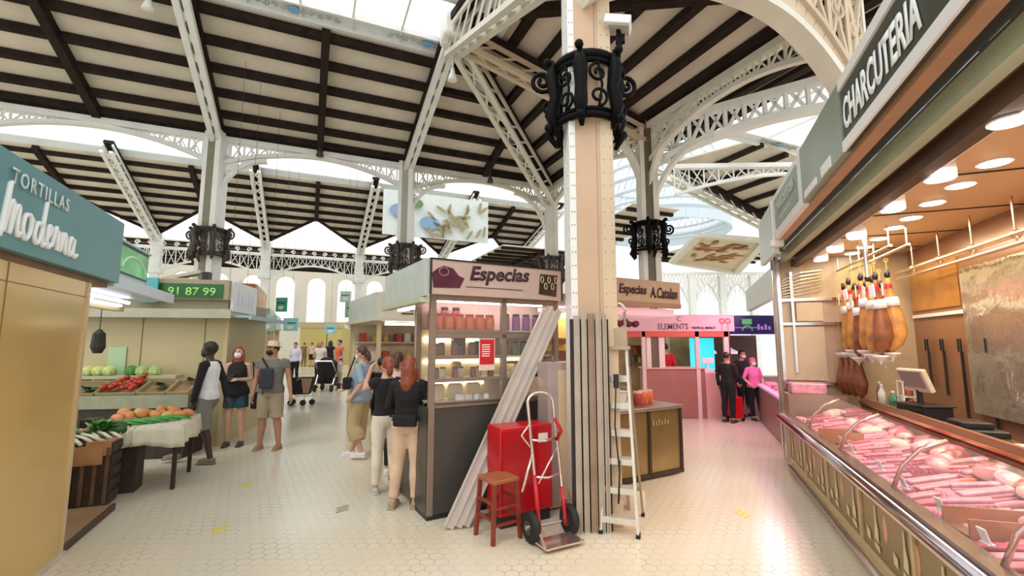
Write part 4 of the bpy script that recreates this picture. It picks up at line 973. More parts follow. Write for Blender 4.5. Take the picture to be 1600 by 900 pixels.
# stool
P = G(778, 838); T = thing('wooden_stool', 'tall red brown wooden stool in front of the red cabinet', 'stool', (P.x, P.y, 0), math.radians(35))
m = MB(); m.box((0, 0, .475), (.26, .26, .035)); m.build('seat', mat('worn_orange_wood', (.36, .12, .05), .45, var=.25, scale=6), T, bevel=.008)
for x in (-1, 1):
    for y in (-1, 1):
        m = MB(); m.beam((x * .135, y * .135, 0), (x * .11, y * .11, .46), .03, .03); m.build('leg', DRED, T)
for z, o_ in ((.14, 0), (.27, 1)):
    for s_ in (-1, 1):
        k = .125; m = MB()
        m.beam((-k, s_ * k, z), (k, s_ * k, z), .02, .02); m.build('stretcher', DRED, T)
        m = MB(); m.beam((s_ * k, -k, z + .04), (s_ * k, k, z + .04), .02, .02); m.build('stretcher', DRED, T)
# tall steel cabinet behind the trolley
T = kthing('steel_locker', 'tall pale steel locker with cream panel behind the hand truck', 'locker', 1.30, -.36, 0)
m = MB(); m.bx(-.19, .16, 0, .2, .02, 1.42); m.build('body', mat('pale_mauve_steel', (.52, .42, .40), .3, .3, var=.1), T, bevel=.006)
m = MB(); m.bx(-.07, .06, -.008, 0, .08, 1.34); m.build('cream_panel', mat('pale_cream_panel', (.70, .55, .36), .4, var=.08), T)
# sack truck
P = G(868, 846); T = thing('sack_truck', 'chrome hand truck with red lower frame and black wheels leaning by the column', 'trolley', (P.x - .02, P.y + .03, 0), math.radians(28))
fr = lambda x, t: Vector((x, .0 + .20 * t, .12 + 1.08 * t))
m = MB(); arc = [fr(-.13, .0), fr(-.13, .9)] + [fr(-.13 * math.cos(a), .9 + .08 * math.sin(a)) for a in lathe_arc(.2, PI - .2, 8)] + [fr(.13, .9), fr(.13, 0)]
m.tube(arc, .014, 8); m.build('chrome_frame', mat('rosy_chrome', (.72, .62, .58), .2, .9), T, smooth=True)
m = MB(); m.tube([fr(-.13, -.02), fr(-.13, .36)], .019, 8); m.tube([fr(.13, -.02), fr(.13, .25)], .016, 8); m.build('red_sleeve', RED, T, smooth=True)
m = MB()
for t in (.35, .62): m.tube([fr(-.13, t), fr(0, t - .02), fr(.13, t)], .011, 6)
m.build('cross_bar', MATS['rosy_chrome'], T, smooth=True)
m = MB(); m.bx(-.2, .16, -.22, -.02, .03, .045); m.beam((-.2, -.2, .05), (-.16, 0, .14), .02, .02); m.build('toe_plate', MATS['rosy_chrome'], T)
m = MB(); m.tube([fr(.13, .60), fr(.13, .60) + Vector((.0, -.07, .09)), fr(.13, .60) + Vector((-.08, -.10, .2))], .016, 7); m.build('red_grip', RED, T, smooth=True)
m = MB(); m.tube([fr(-.13, .55), fr(-.22, .66), fr(-.13, .74)], .010, 6); m.tube([fr(-.13, .52), fr(-.26, .26)], .012, 6); m.tube([fr(.13, .55), fr(-.1, .3)], .009, 6); m.build('side_handle', MATS['rosy_chrome'], T, smooth=True)
m = MB(); m.tube([(-.2, .03, .12), (.2, .03, .12)], .012, 8); m.build('axle', CHROME, T)
for s_ in (-1, 1):
    m = MB(); Mx = Matrix.Rotation(PI / 2, 3, 'Y'); m.lathe([(.07, -.03), (.105, -.032), (.12, -.02), (.124, 0), (.12, .02), (.105, .032), (.07, .03)], c=(s_ * .19, .03, .124), seg=24, M=Mx); wl = m.build('wheel', RUB, T, smooth=True)
    m = MB(); m.lathe([(.055, -.034), (.06, 0), (.055, .034)], c=(s_ * .19, .03, .124), seg=20, M=Mx); m.build('hub', mat('dark_steel_hub', (.12, .11, .11), .3, .8), wl)
    m = MB(); m.lathe([(.02, -.045), (.02, .045)], c=(s_ * .19, .03, .124), seg=12, M=Mx); m.build('hub_cap', CHROME, wl)

# cladding strips leaning against the column
ks = .215
for k, (x, wd, cc, h_) in enumerate(((-.185, .05, 'pale_strip', 1.86), (-.12, .045, 'pale_strip', 1.88), (-.055, .055, 'tan_strip', 1.88), (.01, .05, 'pale_strip', 1.88), (.065, .035, 'pale_strip', 1.87))):
    m = MB(); m.bx(-wd / 2, wd / 2, -.02, 0, 0, h_); m.bx(-wd / 2, -wd / 2 + .008, -.035, -.02, 0, h_); m.bx(wd / 2 - .008, wd / 2, -.035, -.02, 0, h_)
    mt = mat('pale_strip', (.50, .43, .36), .4, .2, var=.2, scale=3) if cc == 'pale_strip' else mat('tan_strip', (.34, .24, .17), .4, var=.25, scale=3)
    o = m.build('metal_strip', mt); tag(o, f'{["leftmost", "second", "middle brownish", "fourth", "rightmost thin"][k]} upright strip standing against the foot of the big column', 'strip', 'upright strips against the big column', loc=(CM.x + x, CM.y - ks - .10, 0), rotz=math.radians(1))
m = MB(); m.bx(-.24, .11, 0, .012, 0, 1.83); tag(m.build('dark_gap_sheet', mat('dark_umber_gap_fill', (.035, .022, .018), .6)), 'dark sheet filling the gaps behind the upright strips on the big column', 'board', loc=(CM.x, CM.y - ks - .085, 0), rotz=math.radians(1))  # dark sheet standing in for the dark gaps between the strips

# step ladder
T = thing('step_ladder', 'aluminium six step ladder standing right of the big column', 'ladder', (.99, 4.34, 0), math.radians(-20))
Hh = 1.75
side = lambda s_, z, f: Vector((s_ * (.155 - .085 * z / Hh), (-.24 if f else .28) * (1 - z / Hh), z))
m = MB()
for s_ in (-1, 1): m.beam(side(s_, 0, 1), side(s_, Hh, 1), .022, .05)
m.build('front_rail', ALU, T)
m = MB()
for s_ in (-1, 1): m.beam(side(s_, 0, 0), side(s_, Hh - .1, 0), .018, .03)
for z in (.25, .75, 1.2): m.beam(side(-1, z, 0), side(1, z, 0), .015, .03)
m.build('rear_rail', mat('darker_aluminium', (.34, .29, .22), .4, .5), T)
for k in range(6):
    z = .13 + k * .235; a, b = side(-1, z, 1), side(1, z, 1); m = MB(); m.box(((a.x + b.x) / 2, a.y + .03, z), (b.x - a.x, .11, .022)); m.box(((a.x + b.x) / 2, a.y - .02, z - .015), (b.x - a.x, .008, .05)); m.build('step', ALU, T)
m = MB(); m.box((0, .0, Hh - .18), (.20, .22, .03)); m.box((0, -.06, Hh - .10), (.18, .012, .2)); m.build('top_platform', mat('worn_beige_platform', (.48, .38, .26), .5, var=.2), T)
m = MB(); m.tube([side(-1, Hh - .2, 1), side(-1, Hh + .15, 1) + Vector((0, .02, 0))] + [Vector((-.075 * math.cos(a), .02, Hh + .15 + .09 * math.sin(a))) for a in lathe_arc(.1, PI - .1, 8)] + [side(1, Hh + .15, 1) + Vector((0, .02, 0)), side(1, Hh - .2, 1)], .013, 7); m.build('hoop_handle', ALU, T, smooth=True)
m = MB()
for s_ in (-1, 1): m.box(side(s_, .0, 1) + Vector((0, 0, .015)), (.035, .06, .03)); m.box(side(s_, 0, 0) + Vector((0, 0, .015)), (.03, .05, .03)); m.box((s_ * .12, -.02, Hh - .3), (.02, .06, .09))
m.build('rubber_foot', RUB, T)
for k, (z, c, s_) in enumerate(((.02, 'cream_packet', (.14, .12, .10)), (.02 + .15, 'clear_white_packet', (.13, .1, .14)))):
    pass
m = MB(); m.bx(-.08, .08, -.05, .05, 0, .16); m.bx(-.02, .02, -.056, -.05, .05, .12); tag(m.build('paper_box', mat('off_white_box', (.74, .68, .56), .5), bevel=.008), 'small white box with a printed mark behind the ladder steps', 'box', loc=(1.22, 4.75, 0.0), rotz=.1)
T = thing('cable_coil', 'black cable hanging on the left ladder rail beside the column', 'cable', (.98, 4.14, 0.0))
m = MB(); m.tube([(-.06, 0, 1.30), (-.08, 0, .9), (-.05, 0, .5), (-.07, -.01, .25), (-.06, 0, .3), (-.045, 0, .6)], .007, 6); m.build('cable', BLK, T, smooth=True)
m = MB(); m.box((-.06, 0, 1.28), (.04, .04, .12)); m.build('plug', BLK, T)

# floodlight on the collar
T = thing('floodlight', 'white box floodlight on a black bracket right of the big column collar', 'lamp', (1.06, 4.28, 4.62), math.radians(-15))
m = MB(); m.box((0, 0, .16), (.26, .22, .09), M=Matrix.Rotation(.25, 3, 'Y')); m.build('housing', WHITE, T, bevel=.012)
m = MB(); m.box((.01, 0, .108), (.2, .16, .012), M=Matrix.Rotation(.25, 3, 'Y')); m.build('lens', mat('lens_grey', (.5, .5, .48), .2), T)
m = MB(); m.tube([(0, 0, .12), (.02, 0, 0), (-.02, 0, -.25)], [.02, .03, .03], 8); m.box((.02, 0, .0), (.09, .05, .08)); m.build('bracket', BLACK, T)

# ================================================================== LEFT SIDE STALLS
QT = Vector((-3.44, 3.72, 0)); RT = math.radians(23.5)
def TW(x, y, z=0.0): return Vector((QT.x + x * math.cos(RT) - y * math.sin(RT), QT.y + x * math.sin(RT) + y * math.cos(RT), z))
def tthing(name, label, cat, x=0, y=0, z=0, group=None, rz=0): return thing(name, label, cat, TW(x, y, z), RT + rz, group)
T = tthing('closed_stall', 'closed stall with glossy yellow beige laminate wall under the teal sign at left', 'stall')
m = MB(); m.bx(-2.4, 0, -3.3, 0, .0, 2.10); m.build('laminate_wall', YEL, T)
m = MB(); m.bx(-.002, .004, -3.3, 0, 1.98, 1.985); m.bx(-.002, .004, -1.1, -1.095, 0, 2.1); m.build('panel_seam', mat('seam_brown', (.25, .16, .07), .5), T)
m = MB(); m.bx(-.03, .012, -.03, .012, 0, 2.1); m.bx(-.01, .006, -3.3, -.05, .0, .03); m.build('corner_trim', mat('pale_corner_trim', (.66, .54, .34), .3, .3), T)
m = MB(); m.bx(-.0, .03, -.55, .02, 0, .035); m.build('aluminium_threshold', ALU, T)
T = tthing('shop_sign', 'big teal sign reading TORTILLAS moderna above the yellow wall at left', 'sign')
m = MB(); m.bx(-2.3, .06, -3.3, .42, 2.15, 2.70); m.build('board', TEAL, T, bevel=.004)
m = MB(); m.bx(-2.3, .0, -3.3, .36, 2.10, 2.15); m.build('underside', WOOD, T)
text('lettering', 'TORTILLAS', mat('pale_grey_lettering', (.66, .76, .76), .5), T, (.068, -1.33, 2.525), (0, 1, 0), .68, .092, bold=.012, space=1.25)
# hand written word drawn as brush strokes
def stroke_word(parent, m_, x, y0, z0, sc, strokes, r=.013):
    b = MB()
    for st in strokes:
        P = [Vector(p) for p in st]; pts = []
        for i in range(len(P) - 1):      # Catmull-Rom smoothing
            p0, p1, p2, p3 = P[max(i - 1, 0)], P[i], P[i + 1], P[min(i + 2, len(P) - 1)]
            for t in (0, .25, .5, .75):
                pts.append(.5 * ((2 * p1) + (p2 - p0) * t + (2 * p0 - 5 * p1 + 4 * p2 - p3) * t * t + (3 * p1 - p0 - 3 * p2 + p3) * t ** 3))
        pts.append(P[-1])
        b.tube([Vector((x, y0 + p.x * sc, z0 + p.y * sc)) for p in pts], r, 6)
    b.build('handwritten_lettering', m_, parent, smooth=True)
def V2(*a): return [Vector((p[0], p[1])) for p in a]
W_ = [V2((.05, -.1), (.12, .45), (.20, 1.0), (.16, .4), (.14, .0)), V2((.14, .0), (.25, .55), (.36, .62), (.34, .25), (.33, .0)), V2((.33, .0), (.44, .5), (.56, .58), (.55, .2), (.60, .02), (.70, .10)),
      V2((.98, .50), (.80, .48), (.74, .2), (.86, .0), (1.0, .15), (1.02, .4), (.95, .52), (1.10, .42)), V2((1.42, .42), (1.25, .42), (1.18, .15), (1.28, .0), (1.42, .2), (1.52, .95), (1.46, .3), (1.52, .0), (1.62, .08)),
      V2((1.62, .1), (1.76, .3), (1.80, .45), (1.70, .46), (1.66, .2), (1.74, .0), (1.90, .12)), V2((1.90, .05), (2.0, .5), (2.06, .42), (2.18, .42)), V2((2.12, .42), (2.12, .2), (2.14, .0)),
      V2((2.26, .45), (2.28, .0)), V2((2.28, .05), (2.38, .42), (2.48, .40), (2.48, .1), (2.56, .0)), V2((2.86, .38), (2.74, .42), (2.66, .15), (2.74, .0), (2.86, .15), (2.90, .42), (2.88, .08), (3.0, .0), (3.1, .08))]
stroke_word(T, LETW, .068, -1.385, 2.235, .30, [[Vector((p.x, p.y, 0)) for p in s_] for s_ in W_], .014)
# wooden platform and vegetable stall
T = tthing('wooden_platform', 'brown wooden floor platform between the yellow wall and the vegetable crates', 'platform')
m = MB(); m.bx(-1.2, -.02, .02, 1.1, 0, .05); m.build('boards', mat('brown_boards', (.32, .19, .10), .4, var=.2, scale=3), T)
m = MB(); m.bx(-.02, .0, .02, 1.1, 0, .06); m.build('dark_edge', mat('dark_edge', (.06, .03, .02), .5), T)
# awning with tubes
T = tthing('awning', 'pale blue metal awning running from the teal sign over the vegetables', 'awning')
m = MB(); m.bx(-.55, -.02, .40, 2.4, 2.14, 2.20); m.build('top_sheet', mat('pale_blue_metal', (.42, .55, .64), .35, .2, var=.1), T)
m = MB(); m.bx(-.02, .03, .40, 2.4, 2.12, 2.23); m.build('edge', mat('bright_pale_blue', (.60, .70, .78), .3), T)
m = MB(); m.tube([(-.35, .6, 2.09), (-.35, 2.1, 2.09)], .02, 8); m.tube([(-.45, .6, 2.06), (-.45, 2.2, 2.06)], .016, 8); m.build('fluorescent_tube', mat('cool_tube_light', (.92, .90, 1.0), .5, emit=4), T)
m = MB()
for y in (.6, 2.3): m.beam((-.5, y, 2.0), (-.5, y, 2.2), .05, .05)
m.beam((-.5, .45, 2.02), (-.5, 2.35, 2.02), .08, .05); m.build('bracket', CREAM, T)
T = tthing('lightbox_sign', 'green landscape light box above the pale blue awning', 'sign', -.05, 0, 0)
m = MB(); m.bx(-.06, .02, .44, 1.5, 2.27, 2.58); m.build('frame', mat('dark_sign_frame', (.05, .07, .07), .4), T)
m = MB(); m.bx(.02, .028, .48, 1.46, 2.30, 2.55); m.build('green_picture', mat('green_print', (.16, .50, .22), .4, var=.6, scale=3, emit=.25), T)
m = MB(); m.tube([(.03, 1.05 + .34 * math.cos(t), 2.33 + .15 * math.sin(t)) for t in lathe_arc(.1, PI - .1, 12)], .014, 5); m.build('white_arc', mat('pale_green_white', (.7, .9, .65), .5), T)
for z in (2.31, 2.64): pass
m = MB(); m.bx(-.08, .04, .42, 1.52, 2.23, 2.27); m.bx(-.08, .04, .42, 1.52, 2.58, 2.60); m.build('pale_rim', mat('pale_teal_trim', (.40, .62, .62), .4), T)
# stall 2, closed, beige
Q2 = Vector((-4.62, 7.5, 0)); R2_ = math.radians(12)
def SW(x, y, z=0.0): return Vector((Q2.x + x * math.cos(R2_) - y * math.sin(R2_), Q2.y + x * math.sin(R2_) + y * math.cos(R2_), z))
def sth(name, label, cat, x=0, y=0, z=0, group=None, rz=0): return thing(name, label, cat, SW(x, y, z), R2_ + rz, group)
T = sth('closed_stall', 'closed beige shuttered stall behind the vegetables, under the green telephone sign', 'stall')
m = MB(); m.bx(-2.3, 0, 0, 2.0, 0, 2.03); m.build('shutter', BEIG, T)
m = MB(); m.bx(-.32, -.31, -.006, 0, 0, 2.0); m.bx(-1.2, -1.19, -.006, 0, 0, 2.0); m.build('dark_seam', WOOD, T)
m = MB(); m.bx(-1.62, -1.38, -.02, -.006, .9, 1.55); m.build('pale_green_panel', mat('pale_green_panel', (.42, .60, .36), .4), T)
m = MB(); m.bx(-2.5, .12, -.22, 2.0, 2.03, 2.10); m.bx(-2.5, .12, -.24, -.20, 2.0, 2.14); m.build('canopy', mat('grey_cream_canopy', (.46, .44, .34), .4, var=.1), T)
m = MB(); m.bx(.0, .36, -.1, 2.1, 2.02, 2.05); m.bx(.34, .38, -.1, 2.1, 1.99, 2.06); m.build('side_canopy', mat('pale_blue_metal', (.5, .6, .68)), T)
m = MB(); m.bx(-2.3, 0, -.02, 2.0, 2.10, 2.30); m.build('upper_band', mat('olive_band', (.30, .28, .17), .5), T)
m = MB(); m.bx(-.03, .03, -.03, .03, 0, 2.05); m.tube([(.03, -.06, 1.55), (.03, -.06, 1.95)], .015, 6); m.build('corner_post', CREAM, T)
T = sth('shop_sign', 'dark green sign with pale green digits 91 87 99', 'sign')
m = MB(); m.bx(-1.3, .02, -.1, .06, 2.30, 2.62); m.build('frame', mat('khaki_frame', (.34, .30, .18), .5), T)
m = MB(); m.bx(-1.25, -.06, -.115, -.1, 2.32, 2.55); m.build('green_field', mat('deep_green_field', (.025, .12, .03), .4, var=.2), T)
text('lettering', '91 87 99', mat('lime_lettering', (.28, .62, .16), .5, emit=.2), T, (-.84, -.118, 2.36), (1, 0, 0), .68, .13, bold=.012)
T = sth('shop_sign', 'small teal hanging sign at the left end of the green telephone sign', 'sign')
m = MB(); m.bx(-1.18, -.95, -.2, -.16, 2.24, 2.62); m.build('board', mat('bright_teal', (.08, .42, .44), .4), T)
m = MB(); m.bx(-1.14, -.99, -.206, -.2, 2.40, 2.43); m.build('dark_bar', BLK, T)
T = sth('shop_sign', 'white side sign with faint streaks at the corner of the green telephone sign', 'sign')
m = MB(); m.bx(.02, .06, 0, 1.15, 2.12, 2.62); m.build('board', mat('near_white_board', (.80, .82, .82), .4), T)
m = MB()
for k in range(5): m.bx(.06, .064, .2 + k * .17, .24 + k * .17, 2.2, 2.5 - (k % 3) * .06)
m.build('faint_streak', mat('pale_lilac_ink', (.60, .62, .74), .5), T)
T = sth('floodlight', 'beige folded floodlight lying on the roof of the beige stall', 'lamp', -.75, .2, 2.62)
m = MB(); m.beam((-.3, 0, .02), (.25, 0, .16), .2, .05); m.box((0, 0, .02), (.5, .25, .04)); m.build('housing', mat('beige_plastic', (.50, .46, .34), .4), T)
m = MB(); m.box((.32, 0, .08), (.1, .12, .16)); m.build('driver_box', BLK, T)
m = MB(); m.lathe([(.05, 0), (.085, .08), (.07, .26), (.02, .32)], seg=10); m.tube([(0, 0, .3), (0, 0, .66)], .006, 5); tag(m.build('hanging_bag', mat('dark_bag', (.03, .025, .02), .6, var=.3)), 'dark bag hanging between the yellow wall and the beige stall', 'bag', loc=AT(152, 552, 6.2), rotz=.4)

# vegetables
GRN = mat('leaf_green', (.07, .26, .04), .5, var=.5, scale=9); PALEG = mat('cabbage_green', (.38, .52, .16), .5, var=.3, scale=6); YG = mat('yellow_green_cabbage', (.62, .64, .22), .5, var=.2, scale=5)
TOM = mat('tomato_red', (.52, .035, .015), .25, var=.2); POT = mat('orange_yellow_skin', (.66, .28, .10), .45, var=.3, scale=4); POT2 = mat('yellow_skin', (.66, .50, .12), .4, var=.2); ONW = mat('white_onion', (.75, .74, .55), .35)
CARD = mat('brown_crate_board', (.30, .19, .09), .6, var=.25, scale=4); DKW = mat('dark_stained_crate', (.035, .02, .012), .6, var=.5, scale=8)
Q3 = Vector((-5.45, 6.60, 0)); R3_ = math.radians(9)
def VW(x, y, z=0.0): return Vector((Q3.x + x * math.cos(R3_) - y * math.sin(R3_), Q3.y + x * math.sin(R3_) + y * math.cos(R3_), z))
T = thing('vegetable_stand', 'stepped vegetable stand with grey metal front band against the beige stall', 'stand', Q3, R3_)
m = MB(); m.bx(-.85, .82, 0, .55, 0, .70); m.build('dark_base', DKW, T)
m = MB(); m.bx(-.87, .84, -.02, .02, .70, .88); m.build('metal_band', mat('grey_green_steel', (.30, .31, .22), .3, .4, var=.15), T)
m = MB(); m.add([(-.85, .02, .84), (.82, .02, .84), (.82, .42, 1.02), (-.85, .42, 1.02), (-.85, .02, .8), (.82, .02, .8), (.82, .42, .98), (-.85, .42, .98)], [(0, 1, 2, 3), (7, 6, 5, 4), (0, 4, 5, 1), (1, 5, 6, 2), (2, 6, 7, 3), (3, 7, 4, 0)]); m.build('sloped_shelf', CARD, T)
m = MB(); m.bx(-.85, .45, .38, .62, 1.08, 1.13); m.bx(-.85, -.82, .4, .62, .7, 1.1); m.build('upper_shelf', mat('pale_board', (.50, .44, .28), .5), T)
def veg(name, lab, cat, loc, parts, grp=None, rz=0):
    T_ = thing(name, lab, cat, loc, rz, grp)
    for nm, mb, mt in parts: mb.build(nm, mt, T_, smooth=True)
    return T_
cab = [(-.80, 'leftmost yellow'), (-.66, 'second yellow'), (-.52, 'third yellow'), (-.22, 'dark green leafy'), (-.08, 'pale green'), (.10, 'rightmost round pale')]
for k, (x, nm) in enumerate(cab):
    a = MB(); r = .085; a.ball((0, 0, r * .85), (r, r, r * .85), 14, 10); l = MB()
    for q in range(7):
        t = q * .9; l.ball((math.cos(t) * r * .55, math.sin(t) * r * .55, r * .6), (r * .55, r * .5, r * .62), 8, 6, Matrix.Rotation(t, 3, 'Z'))
    mt = YG if 'yellow' in nm else (GRN if 'dark' in nm else PALEG)
    veg('cabbage', f'{nm} cabbage on the upper shelf of the vegetable stand', 'cabbage', VW(x, .5, 1.13), [('heart', a, mt), ('outer_leaf', l, mat('pale_leaf', (.45, .62, .25), .5, var=.4, scale=8) if k != 3 else GRN)], 'cabbages on the upper shelf')
def ftray(x, w_, lab, k):
    T_ = thing('vegetable_tray', lab, 'tray', VW(x, .22, .93), R3_); T_.rotation_euler = (math.radians(24), 0, R3_)
    m_ = MB(); m_.box((0, 0, 0), (w_, .36, .012)); m_.build('tray_base', CARD, T_)
    m_ = MB(); m_.box((0, -.18, .03), (w_, .01, .07)); m_.box((0, .18, .03), (w_, .01, .07)); m_.box((-w_ / 2, 0, .03), (.01, .36, .07)); m_.box((w_ / 2, 0, .03), (.01, .36, .07)); m_.build('tray_side', mat('kraft_card', (.44, .36, .18), .6), T_)
    return T_
ftray(-.62, .42, 'left kraft tray of the vegetable stand', 0); ftray(-.13, .50, 'tomato filled tray of the vegetable stand', 1); ftray(.32, .36, 'kraft tray with dark greens in the vegetable stand', 2); ftray(.66, .28, 'rightmost kraft tray of the vegetable stand', 3)
tp = None
for k in range(26):
    x = -.13 + rm.uniform(-.2, .2); y = .06 + rm.random() * .32; z = .86 + (y - .02) * .45 + .06 + rm.uniform(0, .05)
    if tp is None:
        b = MB(); b.ball((0, 0, 0), (.042, .042, .035), 12, 8); c = MB()
        for q in range(5): c.beam((0, 0, .034), (.02 * math.cos(q * 1.256), .02 * math.sin(q * 1.256), .036), .006, .003)
        tp = thing('tomato', 'red tomato heaped in the middle tray of the vegetable stand', 'tomato', VW(x, y, z), 0, 'tomatoes in the tray'); b.build('fruit', TOM, tp, smooth=True); c.build('calyx', GRN, tp)
    else:
        t_ = copy_tree(tp); t_.location = VW(x, y, z); t_.rotation_euler = (rm.uniform(-.6, .6), rm.uniform(-.6, .6), rm.uniform(0, 3))
def leafy(name, lab, cat, loc, n, L_, mt, spread=1.0, grp=None, up=.5):
    T_ = thing(name, lab, cat, loc, 0, grp); b = MB(); st = MB()
    for q in range(n):
        a = rm.uniform(0, 2 * PI); e = rm.uniform(.1, up); d = Vector((math.cos(a) * math.cos(e), math.sin(a) * math.cos(e) * spread, math.sin(e) + .15)).normalized(); l_ = L_ * rm.uniform(.6, 1)
        p1 = d * l_ * .5; p2 = d * l_ - Vector((0, 0, l_ * .2)); s_ = Vector((-d.y, d.x, 0)).normalized() * l_ * .28
        b.add([(0, 0, 0), p1 + s_, p2, p1 - s_, p1 + Vector((0, 0, .012))], [(0, 1, 4), (1, 2, 4), (2, 3, 4), (3, 0, 4)]); st.beam((0, 0, 0), p1, .006, .006)
    b.build('leaf', mt, T_); st.build('stem', PALEG, T_)
leafy('leafy_greens', 'bunch of dark greens in the right kraft tray of the vegetable stand', 'greens', VW(.36, .2, .98), 24, .16, mat('dark_olive_leaf', (.07, .12, .03), .5, var=.4), up=.9)
leafy('leafy_greens', 'low bunch of blue green leaves in the left tray of the vegetable stand', 'greens', VW(-.55, .16, .93), 26, .18, mat('blue_green_leaf', (.06, .17, .08), .5, var=.4), up=.8)
leafy('leafy_greens', 'small dark greens at the right end of the upper stand', 'greens', VW(.70, .35, 1.04), 14, .13, MATS['dark_olive_leaf'], up=.9)
# table with white cloth
Q4 = Vector((-4.28, 5.55, 0))
T = thing('market_table', 'low table with gathered white cloth in front of the vegetable stand', 'table', Q4, RT)
m = MB(); m.bx(-.42, .42, -.42, .42, .66, .70); m.build('table_top', CARD, T)
for x in (-.38, .38):
    for y in (-.38, .38):
        m = MB(); m.bx(x - .02, x + .02, y - .02, y + .02, 0, .66); m.build('leg', DKW, T)
# gathered cloth skirt
m = MB(); n = 90; rows = 5; per = []
def rect(t):
    t = t % 1 * 4; s_ = int(t); f = t - s_; c = [(-.45, -.45), (.45, -.45), (.45, .45), (-.45, .45)]; a, b = c[s_], c[(s_ + 1) % 4]; return Vector((a[0] + (b[0] - a[0]) * f, a[1] + (b[1] - a[1]) * f, 0))
vs = []
for r_ in range(rows):
    for k in range(n):
        p = rect(k / n); o_ = p.normalized() * (.02 * math.sin(k * 1.7) * r_ / rows * 1.6 + .02 * r_ / rows); vs.append(p + o_ + Vector((0, 0, .705 - r_ * .055 - (.03 * math.sin(k * .37) * (r_ / rows)))))
m.add(vs, [(r_ * n + k, r_ * n + (k + 1) % n, (r_ + 1) * n + (k + 1) % n, (r_ + 1) * n + k) for r_ in range(rows - 1) for k in range(n)])
m.add([(-.45, -.45, .705), (.45, -.45, .705), (.45, .45, .705), (-.45, .45, .705)], [(0, 1, 2, 3)])
o = m.build('white_cloth', mat('cream_cloth', (.74, .70, .56), .8, var=.1), smooth=True); tag(o, 'gathered cream white cloth hanging over the edges of the vegetable table', 'cloth', loc=Q4, rotz=RT); sm = o.modifiers.new('t', 'SOLIDIFY'); sm.thickness = .006
pt = {}
def T4(x, y, z): return Vector((Q4.x + x * math.cos(RT) - y * math.sin(RT), Q4.y + x * math.sin(RT) + y * math.cos(RT), z))
for k in range(17):
    r_, c_ = divmod(k, 6); x = -.30 + c_ * .12 + (r_ % 2) * .05; y = .08 + r_ * .12; mt = POT2 if k in (4, 7, 13) else POT
    if mt.name not in pt:
        T_ = thing('mango', f'{"yellow" if mt is POT2 else "orange pink"} oval fruit heaped at the back of the clothed table', 'fruit', T4(x, y, .75), .3 * k, f'{"yellow" if mt is POT2 else "orange pink"} fruits on the table')
        b = MB(); b.ball((0, 0, 0), (.075, .052, .048), 14, 9); b.build('fruit', mt, T_, smooth=True); b = MB(); b.tube([(.07, 0, 0), (.085, 0, .006)], .006, 6); b.build('stalk', WOOD, T_); pt[mt.name] = T_
    else:
        t_ = copy_tree(pt[mt.name]); t_.location = T4(x + rm.uniform(-.02, .02), y, .75 + rm.uniform(0, .05)); t_.rotation_euler = (0, rm.uniform(-.3, .3), rm.uniform(0, 3))
for k in range(5):
    T_ = thing('spring_onion_bunch', f'bunch of spring onions with green tops, {["leftmost", "second", "middle", "fourth", "rightmost"][k]} at the front of the clothed table', 'spring onions', T4(-.30 + k * .10, -.30 + k * .035, .73), RT + math.radians(-5 + 6 * k), 'spring onion bunches')
    bl = MB(); gr_ = MB()
    for q in range(5):
        y = (q - 2) * .018; bl.ball((-.1, y, 0), (.026, .016, .016), 8, 6); bl.tube([(-.08, y, 0), (.03, y, .006)], .007, 6); gr_.tube([(.03, y, .006), (.14, y * 1.8, .03), (.27, y * 2.6 + .01, .012), (.36, y * 3, -.01)], [.008, .011, .009, .003], 6)
    bl.build('white_bulb', ONW, T_, smooth=True); gr_.build('green_top', mat('bright_onion_green', (.06, .34, .06), .4, var=.3), T_, smooth=True)
for k in range(8):
    x = -.40 + k * .06; b = MB(); b.tube([(0, 0, 0), (.005, -.02, -.08), (-.004, -.03, -.2)], [.007, .005, .002], 5); b.ball((0, 0, .01), (.012, .012, .018), 8, 6)
    tag(b.build('leek_root', ONW, smooth=True), 'pale leek root hanging over the front edge of the clothed table', 'leek', 'leek roots over the table edge', loc=T4(x, -.475, .70))
T = thing('vegetable_box', 'small black and white printed box at the left of the clothed table', 'box', T4(-.52, .05, .56), RT)
m = MB(); m.bx(-.07, .07, -.12, .12, 0, .2); m.build('box_body', BLK, T)
m = MB()
for k in range(4): m.beam((.072, -.1 + k * .055, .03), (.072, -.07 + k * .055, .17), .01, .016)
m.build('white_print', WHITE, T)
m = MB(); m.bx(-.08, .08, -.14, .14, 0, .56); tag(m.build('small_plinth', DKW), 'dark plinth under the black and white printed box', 'plinth', loc=T4(-.52, .05, 0), rotz=RT)
